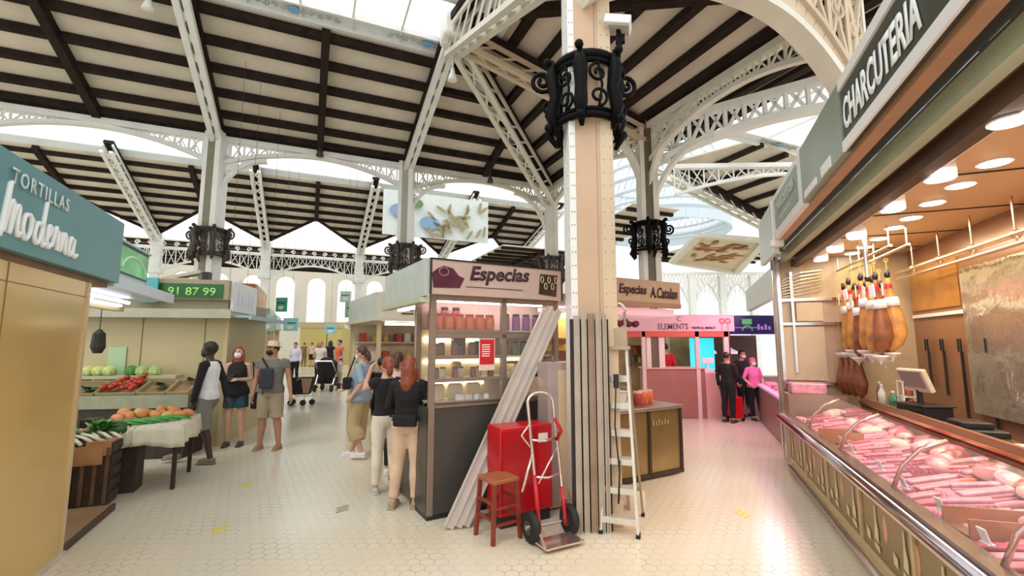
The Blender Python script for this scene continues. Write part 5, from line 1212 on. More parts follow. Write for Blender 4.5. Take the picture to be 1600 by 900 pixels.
# tall dark crate with leeks
Q5 = Vector((-4.27, 4.86, 0))
T = thing('tall_crate', 'tall dark wooden crate stack full of leeks beside the yellow wall', 'crate', Q5, RT)
m = MB(); m.bx(-.22, .20, -.18, .10, .02, .62)
for k in range(5): m.bx(.2, .212, -.18, .10, .05 + k * .12, .13 + k * .12)
m.build('crate_body', DKW, T)
m = MB(); m.bx(-.16, .14, -.20, -.18, .42, .60); m.bx(.0, .20, -.19, .09, .50, .64); m.build('brown_panel', mat('lit_brown_wood', (.42, .22, .10), .5, var=.3), T)
for k in range(5):
    m = MB(); x = -.2 + k * .095; m.beam((x, -.186, .04), (x, -.186, .58), .03, .012); m.build('slat', mat('brown_slat', (.12, .07, .04), .6, var=.3), T)
for k in range(8):
    T_ = thing('leek', 'long leek with white stem lying across the tall dark crate', 'leek', Q5 + Vector((-.12 + k * .018, -.12 + .04 * k, .66 + .012 * (k % 3))), math.radians(-25 + rm.uniform(-12, 12)), 'leeks on the crate')
    b = MB(); b.tube([(.22, 0, -.03), (.1, 0, 0), (-.02, 0, .01)], [.017, .016, .014], 7); b.build('white_stem', ONW, T_, smooth=True)
    b = MB(); b.tube([(-.02, 0, .01), (-.2, .0, .06), (-.34, .02, .08)], [.014, .02, .006], 6, sx=.4); b.build('green_leaf', mat('leek_green', (.16, .36, .08), .5, var=.3), T_, smooth=True)
leafy('leafy_greens', 'large green bushy bunch on top of the tall dark crate', 'greens', Q5 + Vector((-.05, .12, .70)), 40, .2, GRN, up=1.1)
m = MB(); m.ball((0, 0, .07), (.13, .11, .08), 14, 10); tag(m.build('watermelon', mat('dark_green_rind', (.03, .12, .03), .3, var=.4), smooth=True), 'dark green round melon behind the leeks on the crate', 'melon', loc=Q5 + Vector((.0, .26, .63)))
m = MB(); m.bx(-.2, .2, -.14, .14, 0, .62); tag(m.build('low_crate', DKW), 'dark crate under the melon, behind the tall crate', 'crate', loc=Q5 + Vector((-.08, .42, 0)), rotz=RT)
for k in range(5):
    m = MB(); m.ball((0, 0, .03), (.04, .035, .03), 8, 6); tag(m.build('ginger_root', mat('peach_root', (.70, .42, .20), .5, var=.3), smooth=True), 'small peach coloured root at the far left of the tall crate', 'root vegetable', 'peach roots', loc=Q5 + Vector((-.28 + .03 * k, .05 * k - .02, .67)))
m = MB(); m.bx(-.12, .12, -.12, .12, 0, .66); tag(m.build('narrow_crate', DKW), 'narrow dark crate under the peach coloured roots', 'crate', loc=Q5 + Vector((-.34, .1, 0)), rotz=RT)

# ---- generic market stall with counter, goods, fascia
def gstall(p, rz, wx, wy, fas, zf, lab, goods, body=None, side=None, light=True, counter=None, back=None):
    T_ = thing('market_stall', lab, 'stall', p, rz)
    m_ = MB(); m_.bx(0, wx, -.04, .04, zf[0], zf[1]); m_.build('front_fascia', fas, T_)
    m_ = MB(); m_.bx(-.04, .04, .04, wy, zf[0], zf[1]); m_.bx(wx - .04, wx + .04, .04, wy, zf[0], zf[1]); m_.build('side_fascia', side or fas, T_)
    m_ = MB(); m_.bx(-.1, wx + .1, -.1, wy, zf[0] - .06, zf[0]); m_.build('canopy', mat('pale_canopy', (.6, .57, .46), .5), T_)
    for x in (.03, wx - .03):
        for y_ in (0, wy - .06): m_ = MB(); m_.bx(x - .03, x + .03, y_, y_ + .06, 0, zf[0]); m_.build('post', CREAM, T_)
    m_ = MB(); m_.bx(.06, wx - .06, 0, .55, .02, .95); m_.build('counter_body', body or GOLD, T_)
    m_ = MB(); m_.bx(.0, wx, -.03, .6, .95, .99); m_.build('counter_top', counter or STEEL, T_)
    m_ = MB(); m_.bx(0.05, wx - .05, wy - .08, wy - .04, 0, zf[0] - .06); m_.build('back_wall', back or mat('cream_back', (.66, .60, .44), .6, var=.2, scale=3), T_)
    m_ = MB()
    for z in (1.25, 1.6, 1.95): m_.bx(.1, wx - .1, wy - .4, wy - .08, z, z + .03)
    m_.build('shelf', mat('pale_shelf', (.5, .45, .35)), T_)
    if light:
        m_ = MB(); m_.bx(.15, wx - .15, .1, .16, zf[0] - .12, zf[0] - .08); m_.build('tube_light', mat('white_tube_light', (1, .97, .9), .5, emit=5), T_)
    R_ = Matrix.Rotation(rz, 3, 'Z'); rr_ = random.Random(int(p.x * 100))
    gl, gcat, cols, gn = goods
    protos = []
    for q, c in enumerate(cols):
        b = MB()
        if q % 2: b.lathe([(.05, 0), (.055, .1), (.02, .16), (.02, .2)], seg=8)
        else: b.box((0, 0, .08), (.13, .1, .16)); b.box((0, 0, .165), (.11, .08, .012))
        protos.append((b, c, q))
    made = []
    for z in (.99, 1.28, 1.63, 1.98):
        x = .2
        while x < wx - .15:
            y = .3 if z < 1 else wy - .24
            b, c, q = rr_.choice(protos)
            mo = next((u_ for u_ in made if u_[0] == q), None)
            if mo is None: o_ = b.build(gn, c); made.append((q, o_))
            else: o_ = mo[1].copy(); C.objects.link(o_)
            wp = R_ @ Vector((x, y, z)) + Vector(p); tag(o_, gl, gcat, gl, loc=wp, rotz=rz + rr_.uniform(-.3, .3))
            x += rr_.uniform(.17, .3)
    return T_
gc1 = [mat('goods_white', (.75, .75, .7), .5), mat('goods_yellow', (.6, .5, .12), .5), mat('goods_dark', (.05, .05, .05), .5), mat('goods_red', (.5, .06, .05), .5), mat('goods_blue', (.2, .35, .45), .5)]
# stall with the slanted stroke sign, between kiosk and people
K30 = math.radians(30)
beigeS = mat('pale_beige_fascia', (.62, .56, .44), .4, var=.05); greenishS = mat('pale_grey_green_board', (.5, .56, .5))
T = gstall(Vector((-2.12, 7.3, 0)), K30, 2.4, 2.2, beigeS, (2.02, 2.42), 'beige fascia stall with a black slanted mark, left of the spice kiosk', ('yellow and white goods on shelves of the slanted mark stall', 'packet', [gc1[0], gc1[1], gc1[3]], 'grocery_packet'), side=greenishS, body=mat('lit_yellow_front', (.62, .52, .16), .4, var=.3))
m = MB(); m.slab([(.50, -.045, 2.14), (.53, -.045, 2.12), (.64, -.045, 2.34), (.60, -.045, 2.35)], .006, (0, -1, 0)); m.slab([(.44, -.045, 2.30), (.52, -.045, 2.33), (.52, -.045, 2.30), (.46, -.045, 2.27)], .006, (0, -1, 0)); m.bx(.36, .56, -.05, -.044, 2.075, 2.095); m.build('slanted_mark', LETD, T)
gstall(Vector((-3.75, 11.3, 0)), RT, 3.4, 2.0, mat('pale_teal_fascia', (.30, .55, .52), .4, var=.1), (2.1, 2.45), 'pale teal fascia stall crowded with small goods behind the shoppers', ('small dark and white goods on the crowded teal stall', 'goods', [gc1[0], gc1[2], gc1[4], gc1[2]], 'kitchen_goods'), back=mat('grey_back', (.35, .36, .36), .6, var=.5, scale=6))
T = gstall(Vector((-8.3, 9.9, 0)), RT, 2.4, 2.8, BRICKPANEL, (2.42, 3.0), 'stall with orange brown fascia and photo strip left of the aisle', ('red meat piece displayed in the orange brown stall', 'meat', [mat('goods_pinkred', (.6, .1, .09), .35, var=.4), mat('goods_pink', (.75, .35, .33), .35)], 'meat_piece'), side=mat('orange_photo_strip', (.72, .40, .14), .4, var=.6, scale=3), back=mat('pink_lit_back', (.62, .20, .16), .5, var=.4, scale=5), body=mat('dark_red_front', (.2, .03, .03), .4))
gstall(Vector((-9.9, 13.6, 0)), RT, 2.4, 2.8, mat('pale_green_fascia', (.36, .50, .36), .4), (2.2, 2.7), 'stall with pale green fascia beyond the orange brown one', ('bottle or box on shelves of the pale green fascia stall', 'goods', [gc1[0], gc1[4], gc1[3]], 'shop_goods'))
gstall(Vector((-11.6, 17.4, 0)), RT, 2.4, 2.8, mat('pale_blue_fascia', (.45, .62, .66), .4), (2.2, 2.7), 'stall with pale blue fascia further down the left aisle', ('goods on shelves of the far pale blue fascia stall', 'goods', [gc1[0], gc1[4], gc1[2]], 'shop_goods'))
gstall(Vector((-5.75, 17.2, 0)), RT, 3.0, 2.4, mat('grey_teal_fascia', (.36, .56, .56), .4), (2.15, 2.5), 'stall with grey teal fascia on the right side of the far aisle', ('goods on shelves of the far grey teal fascia stall', 'goods', [gc1[0], gc1[1], gc1[2]], 'shop_goods'))
gstall(Vector((-7.9, 23.5, 0)), RT, 4.0, 2.4, mat('cream_fascia', (.62, .60, .48), .4), (2.2, 2.6), 'far stall with cream fascia on the right side of the aisle', ('goods on shelves of the far cream fascia stall', 'goods', [gc1[0], gc1[2], gc1[3]], 'shop_goods'))
# yellow shuttered far stall
T = thing('closed_stall', 'far yellow shuttered stall below the tall arched windows', 'stall', AT(468, 540, 33) * 1, 0); T.location.z = 0
m = MB(); m.bx(0, 3.0, 0, 2, 0, 2.65); m.build('shutter', mat('mustard_shutter', (.60, .50, .16), .4), T)
m = MB(); m.bx(-.1, 3.1, -.1, .1, 2.65, 3.05); m.build('cream_fascia', CREAM, T)
m = MB(); m.bx(1.9, 1.94, -.02, 0, 0, 2.6); m.build('dark_seam', BLK, T)
# hanging aisle signs
sgs = [((343, 437), (372, 490), 8.6, (.72, .76, .76), 'white hanging sign next to the white side sign'), ((372, 478), (394, 511), 9.2, (.66, .76, .80), 'pale blue white hanging sign above the woman in black'),
       ((406, 492), (429, 518), 10.5, (.40, .52, .38), 'grey green hanging sign above the man with the hat'), ((432, 465), (448, 487), 13, (.05, .36, .28), 'small dark teal hanging sign left of the arched windows'),
       ((444, 497), (465, 517), 14, (.25, .62, .68), 'cyan hanging sign below the dark teal one'), ((508, 507), (525, 522), 17, (.30, .62, .70), 'cyan hanging sign below the arched windows'),
       ((532, 455), (548, 472), 14, (.48, .60, .54), 'pale green hanging sign right of the arched windows'), ((540, 472), (560, 496), 12.5, (.22, .46, .26), 'green hanging sign right of the arched windows')]
for (u0, v0), (u1, v1), Y, c, lab in sgs:
    a, b = AT(u0, v0, Y), AT(u1, v1, Y); T_ = thing('hanging_sign', lab, 'sign', Vector(((a.x + b.x) / 2, Y, b.z)), 0)
    w_ = (b.x - a.x); hh = a.z - b.z
    m_ = MB(); m_.box((0, 0, hh / 2), (w_, .05, hh)); m_.build('board', mat('sign_' + lab.split(' hanging')[0].replace(' ', '_'), c, .4), T_, bevel=.005)
    m_ = MB(); m_.box((0, -.03, hh * .62), (w_ * .7, .01, hh * .08)); m_.build('dark_bar', DKGRN, T_)
    m_ = MB(); m_.disc((0, -.026, hh * .28), w_ * .25, hh * .14, (1, 0, 0), (0, 0, 1), .008, 12); m_.build('round_motif', mat('pale_motif', (.7, .8, .74), .5), T_)
    m_ = MB(); m_.tube([(0, 0, hh), (0, 0, 7.2 - b.z)], .004, 4); m_.build('hanger', BLK, T_)

# ================================================================== FAR RIGHT STALLS (pink lit)
PINKB = mat('brown_pink_counter', (.36, .16, .13), .4, var=.08); PSIGN = mat('pink_mauve_sign', (.66, .42, .44), .4, var=.06)
QE = Vector((2.55, 10.1, 0))
def EX(u, Y=10.1): return (u - 800) / 720 * (Y * .993) - QE.x
T = thing('market_stall', 'pink stall with sign reading ELEMENTS behind the spice counter', 'stall', QE)
m = MB(); m.bx(-.2, EX(1147), -.05, .05, 1.86, 2.22); m.build('sign_board', PSIGN, T)
m = MB(); m.bx(-.2, EX(1140), -.02, .12, 1.74, 1.86); m.build('orange_red_band', mat('orange_red_band', (.62, .10, .06), .4), T)
text('lettering', 'ELEMENTS', mat('grey_brown_lettering', (.20, .12, .12), .5), T, (EX(1028), -.056, 1.90), (1, 0, 0), EX(1075) - EX(1028), .13, bold=.004)
text('lettering', 'C', MATS['grey_brown_lettering'], T, (EX(1058), -.056, 2.08), (1, 0, 0), .09, .1)
text('lettering', 'TROPICAL MARKET', LETD, T, (EX(1080), -.056, 1.91), (1, 0, 0), EX(1118) - EX(1080), .05, bold=.02)
m = MB()
for x in (EX(1128), EX(1137)):
    m.bx(x - .008, x + .008, -.056, -.05, 1.88, 2.06)
    for q in range(7): m.disc((x + .05 * math.cos(q * .9), -.054, 2.08 + .05 * math.sin(q * .9)), .032, .02, (1, 0, 0), (0, 0, 1), .004, 6)
m.build('red_tree_emblem', mat('emblem_red', (.55, .12, .10), .5), T)
m = MB(); m.bx(EX(1008), EX(1099), 0, .5, .0, 1.05); m.build('counter', PINKB, T)
m = MB(); m.bx(EX(1100), EX(1126), .02, .5, 0, .96); m.build('pale_pink_counter', mat('pale_pink_counter', (.78, .42, .40), .4), T)
m = MB(); m.bx(EX(1006), EX(1100), -.03, .52, 1.05, 1.08); m.build('counter_top', mat('rosy_top', (.7, .45, .4), .3), T)
for a_, b_ in ((1086, 1092), (1131, 1138), (1003, 1008)): m = MB(); m.bx(EX(a_), EX(b_), -.02, .04, 0, 1.86); m.build('post', mat('pale_pink_post', (.75, .55, .52), .4), T)
m = MB(); m.bx(0, EX(1135), 1.6, 1.66, 0, 2.0); m.build('back_wall', mat('ochre_brown_back', (.42, .28, .12), .5, var=.4, scale=3), T)
m = MB(); m.bx(EX(1092), EX(1131), .5, .54, 1.0, 1.72); m.build('cyan_glow_poster', mat('cyan_glow_poster', (.03, .48, .55), .3, var=.5, scale=2, emit=1.2), T)  # cyan poster, given a screen-like glow of its own
m = MB()
for z in (1.1, 1.32, 1.54): m.bx(EX(1010), EX(1085), 1.3, 1.6, z, z + .02)
m.build('shelf', WOOD, T)
m = MB(); m.bx(.3, 1.9, .5, .55, 1.80, 1.84); m.build('warm_tube', MATS['warm_tube_light'], T)
for k in range(9):
    x = EX(1012) + k * .10; m = MB(); m.bx(-.03, .03, -.04, .04, 0, .14); m.lathe([(.02, .14), (.015, .17)], seg=6); tag(m.build('shelf_bottle', gc1[[0, 3, 1, 2][k % 4]]), 'small bottle on the back shelf of the ELEMENTS stall', 'bottle', 'bottles in the ELEMENTS stall', loc=QE + Vector((x, 1.45, [1.12, 1.34][k % 2])))
for k in range(5):
    m = MB(); m.slab([(-.06, 0, 0), (.06, 0, 0), (.045, 0, .5), (-.045, 0, .5)], .04, (0, 1, 0)); tag(m.build('hanging_garment', [mat('sage_cloth', (.45, .45, .28), .8), mat('rose_cloth', (.6, .25, .2), .8)][k % 2]), f'{["sage", "rose"][k % 2]} cloth hanging inside the ELEMENTS stall', 'cloth', 'cloths in the ELEMENTS stall', loc=QE + Vector((EX(1030) + k * .13, 1.0, 1.25)))
T = thing('cash_register', 'white till on the counter below the cyan poster', 'till', QE + Vector((EX(1110), .2, .96)))
m = MB(); m.box((0, 0, .04), (.22, .2, .08)); m.beam((0, 0, .08), (0, 0, .22), .04, .04); m.box((0, -.02, .26), (.26, .03, .12)); m.build('body', WHITE, T, bevel=.006)
# navy stall
T = thing('market_stall', 'dark stall with navy violet sign and green emblem behind the person in pink', 'stall', QE + Vector((EX(1148), .25, 0)))
m = MB(); m.bx(0, 1.5, -.05, .05, 1.80, 2.22); m.build('sign_board', mat('navy_violet_sign', (.03, .022, .13), .3, var=.3, scale=4), T)
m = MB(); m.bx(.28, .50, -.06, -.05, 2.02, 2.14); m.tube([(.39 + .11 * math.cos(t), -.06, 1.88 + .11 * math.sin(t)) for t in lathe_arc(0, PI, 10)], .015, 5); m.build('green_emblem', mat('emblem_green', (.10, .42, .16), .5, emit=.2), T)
m = MB(); m.bx(.12, .7, -.058, -.05, 1.94, 1.955)
for k in range(4): m.bx(.62 + k * .08, .67 + k * .08, -.058, -.05, 1.9, 2.02 - (k % 2) * .04)
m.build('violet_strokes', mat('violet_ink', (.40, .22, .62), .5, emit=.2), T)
m = MB(); m.bx(0, 1.5, 1.7, 1.75, 0, 1.8); m.bx(-.02, .02, 0, 1.7, 0, 1.8); m.bx(0, 1.5, 0, 1.75, 2.0, 2.05); m.build('dark_wall', mat('maroon_dark_wall', (.12, .04, .04), .5, var=.3, scale=2), T)
m = MB(); m.bx(0.05, 1.5, .1, .6, 0, .85); m.build('counter', mat('rose_grey_counter', (.40, .20, .22), .4), T)
for k, x in enumerate((.02, .30)):
    T_ = thing('pendant_lamp', f'{["left", "right"][k]} of two white dish pendant lamps in the dark stall', 'lamp', QE + Vector((EX(1153) + x, 1.0, 1.35)))
    m = MB(); m.lathe([(.17, 0), (.15, .06), (.04, .12), (.02, .14)], seg=16); m.build('dish_shade', mat('white_lamp_shade', (.85, .72, .74), .4, emit=.4), T_)
    m = MB(); m.tube([(0, 0, .14), (0, 0, .65)], .012, 6); m.build('rod', BLK, T_)
# pink display right of the aisle, just beyond the charcuterie
T = thing('display_counter', 'pink lit display counter beyond the corner post of the charcuterie', 'counter', CW(.15, .75), -AZC)
m = MB(); m.bx(0, 1.2, 0, 3.0, .0, .72); m.build('body', mat('mauve_counter_front', (.34, .18, .16), .4, var=.1), T)
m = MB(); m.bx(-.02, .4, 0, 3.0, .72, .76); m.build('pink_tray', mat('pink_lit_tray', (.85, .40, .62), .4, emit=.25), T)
m = MB(); m.bx(-.02, 0, 0, 3.0, .76, 1.0); m.build('glass_guard', GLASS, T)
m = MB(); m.bx(-.1, .0, -.3, 3.2, 2.3, 2.75); m.build('fascia', mat('pale_mint_board', (.6, .7, .62)), T)
m = MB(); m.bx(1.1, 1.2, 0, 3.0, 0, 2.4); m.build('back_wall', mat('maroon_dark_wall', (.12, .04, .04)), T)
m = MB(); m.bx(.3, .35, .2, 2.8, 2.2, 2.25); m.build('pink_tube', PINKL, T)
for k in range(7):
    m = MB(); m.box((0, 0, .03), (.2, .12, .06)); m.box((0, 0, .065), (.16, .1, .012)); tag(m.build('meat_tray', PK[[0, 1, 5][k % 3]], bevel=.01), 'pink packed meat tray in the far display counter', 'meat tray', 'meat trays in the far display', loc=CW(.33, 1.0 + k * .38, .76), rotz=-AZC)
for k, (lab, Yq) in enumerate((('pink', 2.4),)):
    la = bpy.data.lights.new('pink_stall_light', 'AREA'); la.shape = 'RECTANGLE'; la.size = .3; la.size_y = 2.4; la.energy = 40; la.color = (1, .42, .60)
    lo = bpy.data.objects.new('pink_stall_light', la); C.objects.link(lo); lo.location = CW(.1, 2.2, 2.2); lo.rotation_euler = (0, math.radians(35), -AZC)
T = thing('shopping_trolley', 'red and pale shopping trolley between the two people by the navy stall', 'trolley', G(1166, 664) + Vector((0, .45, 0)))
m = MB(); m.bx(-.14, .14, -.1, .1, .06, .50); m.build('red_bag', RD, T, bevel=.02)
m = MB(); m.tube([(-.1, .1, .5), (-.1, .16, .85), (.1, .16, .85), (.1, .1, .5)], .01, 6); m.build('handle', CHROME, T)
for s_ in (-1, 1):
    m = MB(); m.tube([(s_ * .15, 0, .06), (s_ * .18, 0, .06)], .06, 10); m.build('wheel', RUB, T)

# small lamps hanging under the roof
for k, (u, v, Y, lab) in enumerate(((707, 118, 8.6, 'white bell spotlight hanging from the striped roof left of the big column'), (232, 6, 7.5, 'white spotlight hanging from the roof at the top left'), (500, 238, 11.6, 'grey round lamp at the crown of the middle girder arch'), (150, 172, 10.4, 'brown round lamp at the crown of the left girder arch'), (766, 280, 13.2, 'brown round lamp at the crown of the girder arch right of the second far column'))):
    p = AT(u, v, Y); T_ = thing('pendant_spotlight', lab, 'lamp', p)
    m = MB(); m.lathe([(.04, .16), (.05, .06), (.1, -.1), (.09, -.11)], seg=14); m.build('shade', WHITE if k < 2 else BRONZE, T_, smooth=True)
    m = MB(); m.tube([(0, 0, .14), (0, 0, .32)], .02, 6); m.build('stem', WHITE if k < 2 else BRONZE, T_)
# yellow floor marks
for k, (u, v) in enumerate(((342, 828), (385, 757), (535, 795), (1160, 803))):
    p = G(u, v, .001); m = MB(); n_ = 3
    for q in range(n_): m.box((0, q * .06 - .06, .001), (.12, .03, .002), rz=.5)
    tag(m.build('floor_mark', mat('yellow_floor_paint', (.75, .62, .10), .5) if k != 2 else mat('grey_floor_paint', (.35, .32, .24), .5)), f'{["nearest yellow", "further yellow", "grey striped", "yellow right aisle"][k]} stripe mark on the tiled floor', 'floor mark', loc=p, rotz=.3)

# ================================================================== PEOPLE
SK1 = mat('light_skin', (.62, .36, .25), .5); SK2 = mat('tanned_skin', (.46, .23, .14), .5); SK3 = mat('dark_skin', (.055, .028, .018), .45)
def cloth(name, c, var=.12): return mat(name, c, .85, var=var, scale=5)
def remesh(mb, name, m_, parent, vox, smooth_it=2):
    me = bpy.data.meshes.new(name); me.from_pydata(mb.v, [], mb.f); bm = bmesh.new(); bm.from_mesh(me); bmesh.ops.recalc_face_normals(bm, faces=bm.faces); bm.to_mesh(me); bm.free()
    o = bpy.data.objects.new(name, me); C.objects.link(o)
    r = o.modifiers.new('r', 'REMESH'); r.mode = 'VOXEL'; r.voxel_size = vox; r.use_smooth_shade = True
    s_ = o.modifiers.new('s', 'SMOOTH'); s_.iterations = smooth_it; s_.factor = .5
    bpy.context.view_layer.update()
    me2 = bpy.data.meshes.new_from_object(o.evaluated_get(bpy.context.evaluated_depsgraph_get())); bpy.data.objects.remove(o)
    me2.materials.clear(); me2.materials.append(m_); me2.name = name
    for p in me2.polygons: p.use_smooth = True
    o = bpy.data.objects.new(name, me2); C.objects.link(o); o.parent = parent
    return o
def capl(mb, pts, rs, seg=12, sx=1.0, ref=None):
    """limb with rounded ends"""
    P = [Vector(p) for p in pts]; d0 = (P[0] - P[1]).normalized(); d1 = (P[-1] - P[-2]).normalized()
    mb.tube([P[0] + d0 * rs[0] * .8, P[0] + d0 * rs[0] * .45] + P + [P[-1] + d1 * rs[-1] * .45, P[-1] + d1 * rs[-1] * .8], [rs[0] * .45, rs[0] * .85] + list(rs) + [rs[-1] * .85, rs[-1] * .45], seg, sx=sx, ref=ref)
def V(*a): return Vector(a)
def person(label, loc, face, H=1.68, skin=None, pose=None, female=False, top=None, top_m=None, sleeve=.5, hem=.90, bottom='trousers', bot_m=None, leg_end=.12, hair='short', hair_m=None, mask_m=None, hat=None, shoe_m=None, vox=.011, lean=0.0, head_pitch=0.0, head_yaw=0.0, wide=1.0, sleeve_m=None, group=None, flare=1.0):
    """built facing local -Y ; face = azimuth angle in radians, 0 = towards the camera side (-Y)"""
    T = thing('person', label, 'person', loc, face, group); s = H / 1.72; T.scale = (s, s, s)
    fw = 1.0 if not female else .9
    J = dict(hipL=V(.09, 0, .90), hipR=V(-.09, 0, .90), kneeL=V(.10, -.01, .48), kneeR=V(-.10, -.01, .48), ankL=V(.11, .02, .085), ankR=V(-.11, .02, .085),
             shL=V(.175 * fw * wide, .01, 1.40), shR=V(-.175 * fw * wide, .01, 1.40), elL=V(.235 * wide, .03, 1.12), elR=V(-.235 * wide, .03, 1.12), wrL=V(.25 * wide, -.04, .88), wrR=V(-.25 * wide, -.04, .88))
    if pose: J.update({k: V(*v) for k, v in pose.items()})
    lp = lambda z: V(0, -lean * max(0, z - .9), 0)
    for k in ('shL', 'shR'): J[k] = J[k] + lp(J[k].z)
    hw = 1.08 if female else 1.0
    tor = [(.84, .0, .115, .085), (.90, .0, .165 * hw, .110), (.98, .0, .162 * hw, .112), (1.06, -.005, .138, .100), (1.14, -.01, .132 if female else .145, .098), (1.24, -.01, .155 * fw, .108 + (.012 if female else 0)), (1.33, 0, .165 * fw, .108), (1.40, .005, .145 * fw, .088), (1.445, .01, .08, .06), (1.48, .0, .052, .052), (1.53, -.008, .050, .052)]
    def torso(mb, g=0.0, z0=.0, z1=9, fl=1.0):
        rings = [(z, y, rx * wide, ry * (wide ** 1.3)) for z, y, rx, ry in tor if z0 <= z <= z1]; vs = []; n = 20
        for z, y, rx, ry in rings:
            c = V(0, y, z) + lp(z); k_ = 1 + (fl - 1) * max(0, (1.14 - z) / .3)
            for k in range(n):
                t = 2 * PI * k / n; ct, st = math.cos(t), math.sin(t); q = .86
                vs.append(c + V(math.copysign(abs(ct) ** q, ct) * (rx + g) * k_, math.copysign(abs(st) ** q, st) * (ry + g) * k_, 0))
        m_ = len(rings); mb.add(vs, [(i * n + k, i * n + (k + 1) % n, (i + 1) * n + (k + 1) % n, (i + 1) * n + k) for i in range(m_ - 1) for k in range(n)] + [tuple(range(n))[::-1], tuple((m_ - 1) * n + k for k in range(n))])
    def leg(mb, S_, g=0.0, end=0.0, fl=1.0):
        h_, k_, a_ = J['hip' + S_], J['knee' + S_], J['ank' + S_]
        pts = [h_ + V(0, 0, .0), h_.lerp(k_, .35), k_.lerp(h_, .18), k_, k_.lerp(a_, .30), k_.lerp(a_, .7), a_]
        rs = [.088, .082, .062, .056, .056, .042, .036]
        pts[4] = pts[4] + V(0, .012, 0)
        if end > 0:                 # cut at a height fraction
            out, ro = [], []
            for i, p in enumerate(pts):
                if p.z >= end: out.append(p); ro.append(rs[i])
                else:
                    q = pts[i - 1]; f = (q.z - end) / max(1e-5, (q.z - p.z)); out.append(q.lerp(p, f)); ro.append(rs[i - 1] + (rs[i] - rs[i - 1]) * f); break
            pts, rs = out, ro
        n_ = len(rs); rr_ = [(r + g) * (1 + (fl - 1) * (i / (n_ - 1)) ** 1.2) * (wide ** .7) for i, r in enumerate(rs)]
        if end > 0: mb.tube([pts[0] + V(0, 0, .05)] + pts, [rr_[0] * .8] + rr_, 14)
        else: capl(mb, pts, rr_, 12)
    def arm(mb, S_, g=0.0, frac=1.0):
        a, e, w_ = J['sh' + S_], J['el' + S_], J['wr' + S_]
        sg = 1 if S_ == 'L' else -1
        pts = [a + V(-.05 * sg, 0, -.0), a, a.lerp(e, .5), e, e.lerp(w_, .35), w_]; rs = [.055, .053, .043, .037, .037, .025]
        if frac < 1: k = 2 if frac <= .3 else 3 if frac <= .6 else 5; pts, rs = pts[:k + (1 if frac > .3 else 1)], rs[:k + 1]
        if g > 0:
            if frac <= .3: pts = [pts[0], pts[1], a.lerp(e, .35)]; rs = [.055, .055, .052]
            mb.tube([pts[0]] + pts[1:], [(r + g) for r in rs], 12)
        else: capl(mb, pts, rs, 12)
    b = MB(); torso(b)
    leg(b, 'L'); leg(b, 'R'); arm(b, 'L'); arm(b, 'R')
    # head
    hc = V(0, -.015, 1.605) + lp(1.60); Rh = Matrix.Rotation(head_yaw, 3, 'Z') @ Matrix.Rotation(-head_pitch, 3, 'X')
    hp = lambda x, y, z: hc + Rh @ V(x, y, z)
    b.ball(hc, (.074, .092, .108), 18, 14, Rh); b.ball(hp(0, -.03, -.055), (.052, .058, .055), 14, 10, Rh)
    b.ball(hp(0, -.095, -.015), (.014, .02, .022), 8, 6, Rh); b.ball(hp(0, -.085, -.062), (.024, .014, .012), 8, 6, Rh)
    for q in (-1, 1): b.ball(hp(q * .075, .005, -.01), (.010, .018, .03), 8, 6, Rh)
    # hands
    for S_ in 'LR':
        e, w_ = J['el' + S_], J['wr' + S_]; d = (w_ - e).normalized(); sg = 1 if S_ == 'L' else -1
        side = V(0, -1, 0) - d * d.y * -1
        side = (V(0, -1, 0) - d * V(0, -1, 0).dot(d))
        if side.length < .2: side = V(-sg, 0, 0) - d * V(-sg, 0, 0).dot(d)
        side.normalize(); nrm = d.cross(side).normalized()
        if nrm.x * sg > 0: nrm = -nrm      # palm faces inward
        capl(b, [w_ - d * .01, w_ + d * .035, w_ + d * .075], [.022, .026, .026], 10, sx=1.35, ref=side)
        for q in range(4):
            o_ = side * (.027 - q * .018); base = w_ + d * .075 + o_; L_ = (.066, .074, .069, .055)[q]
            capl(b, [base, base + d * L_ * .45 + nrm * .006, base + d * L_ * .8 + nrm * .022, base + d * L_ * .95 + nrm * .036], [.0092, .009, .0085, .008], 6)
        tb = w_ + d * .02 + side * .026; capl(b, [tb, tb + side * .022 + d * .024 + nrm * .008, tb + side * .026 + d * .05 + nrm * .02], [.012, .0105, .009], 6)
    # bare feet shape
    for S_ in 'LR':
        a_ = J['ank' + S_]; k_ = J['knee' + S_]; capl(b, [a_ + V(0, .03, -.035), a_ + V(0, -.05, -.045), a_ + V(0, -.13, -.06)], [.036, .034, .024], 10, sx=1.1, ref=(1, 0, 0))
    body = remesh(b, 'body', skin or SK1, T, vox)
    # eyes, brows
    ey = MB()
    for q in (-1, 1): ey.ball(hp(q * .028, -.086, .008), (.011, .008, .007), 8, 6, Rh); ey.tube([hp(q * .042, -.082, .028), hp(q * .015, -.092, .03)], .004, 5)
    ey.build('eyes', mat('eye_brown', (.03, .015, .01), .3), body, smooth=True)
    # clothes
    if top_m:
        t = MB(); torso(t, .014, hem - .001, 1.45, flare)
        if sleeve > 0 and not sleeve_m: arm(t, 'L', .013, sleeve); arm(t, 'R', .013, sleeve)
        remesh(t, 'shirt' if not top else top, top_m, T, vox * 1.2)
        if sleeve_m:
            for S_ in 'LR': t = MB(); arm(t, S_, .014, sleeve); remesh(t, 'sleeve', sleeve_m, T, vox * 1.2)
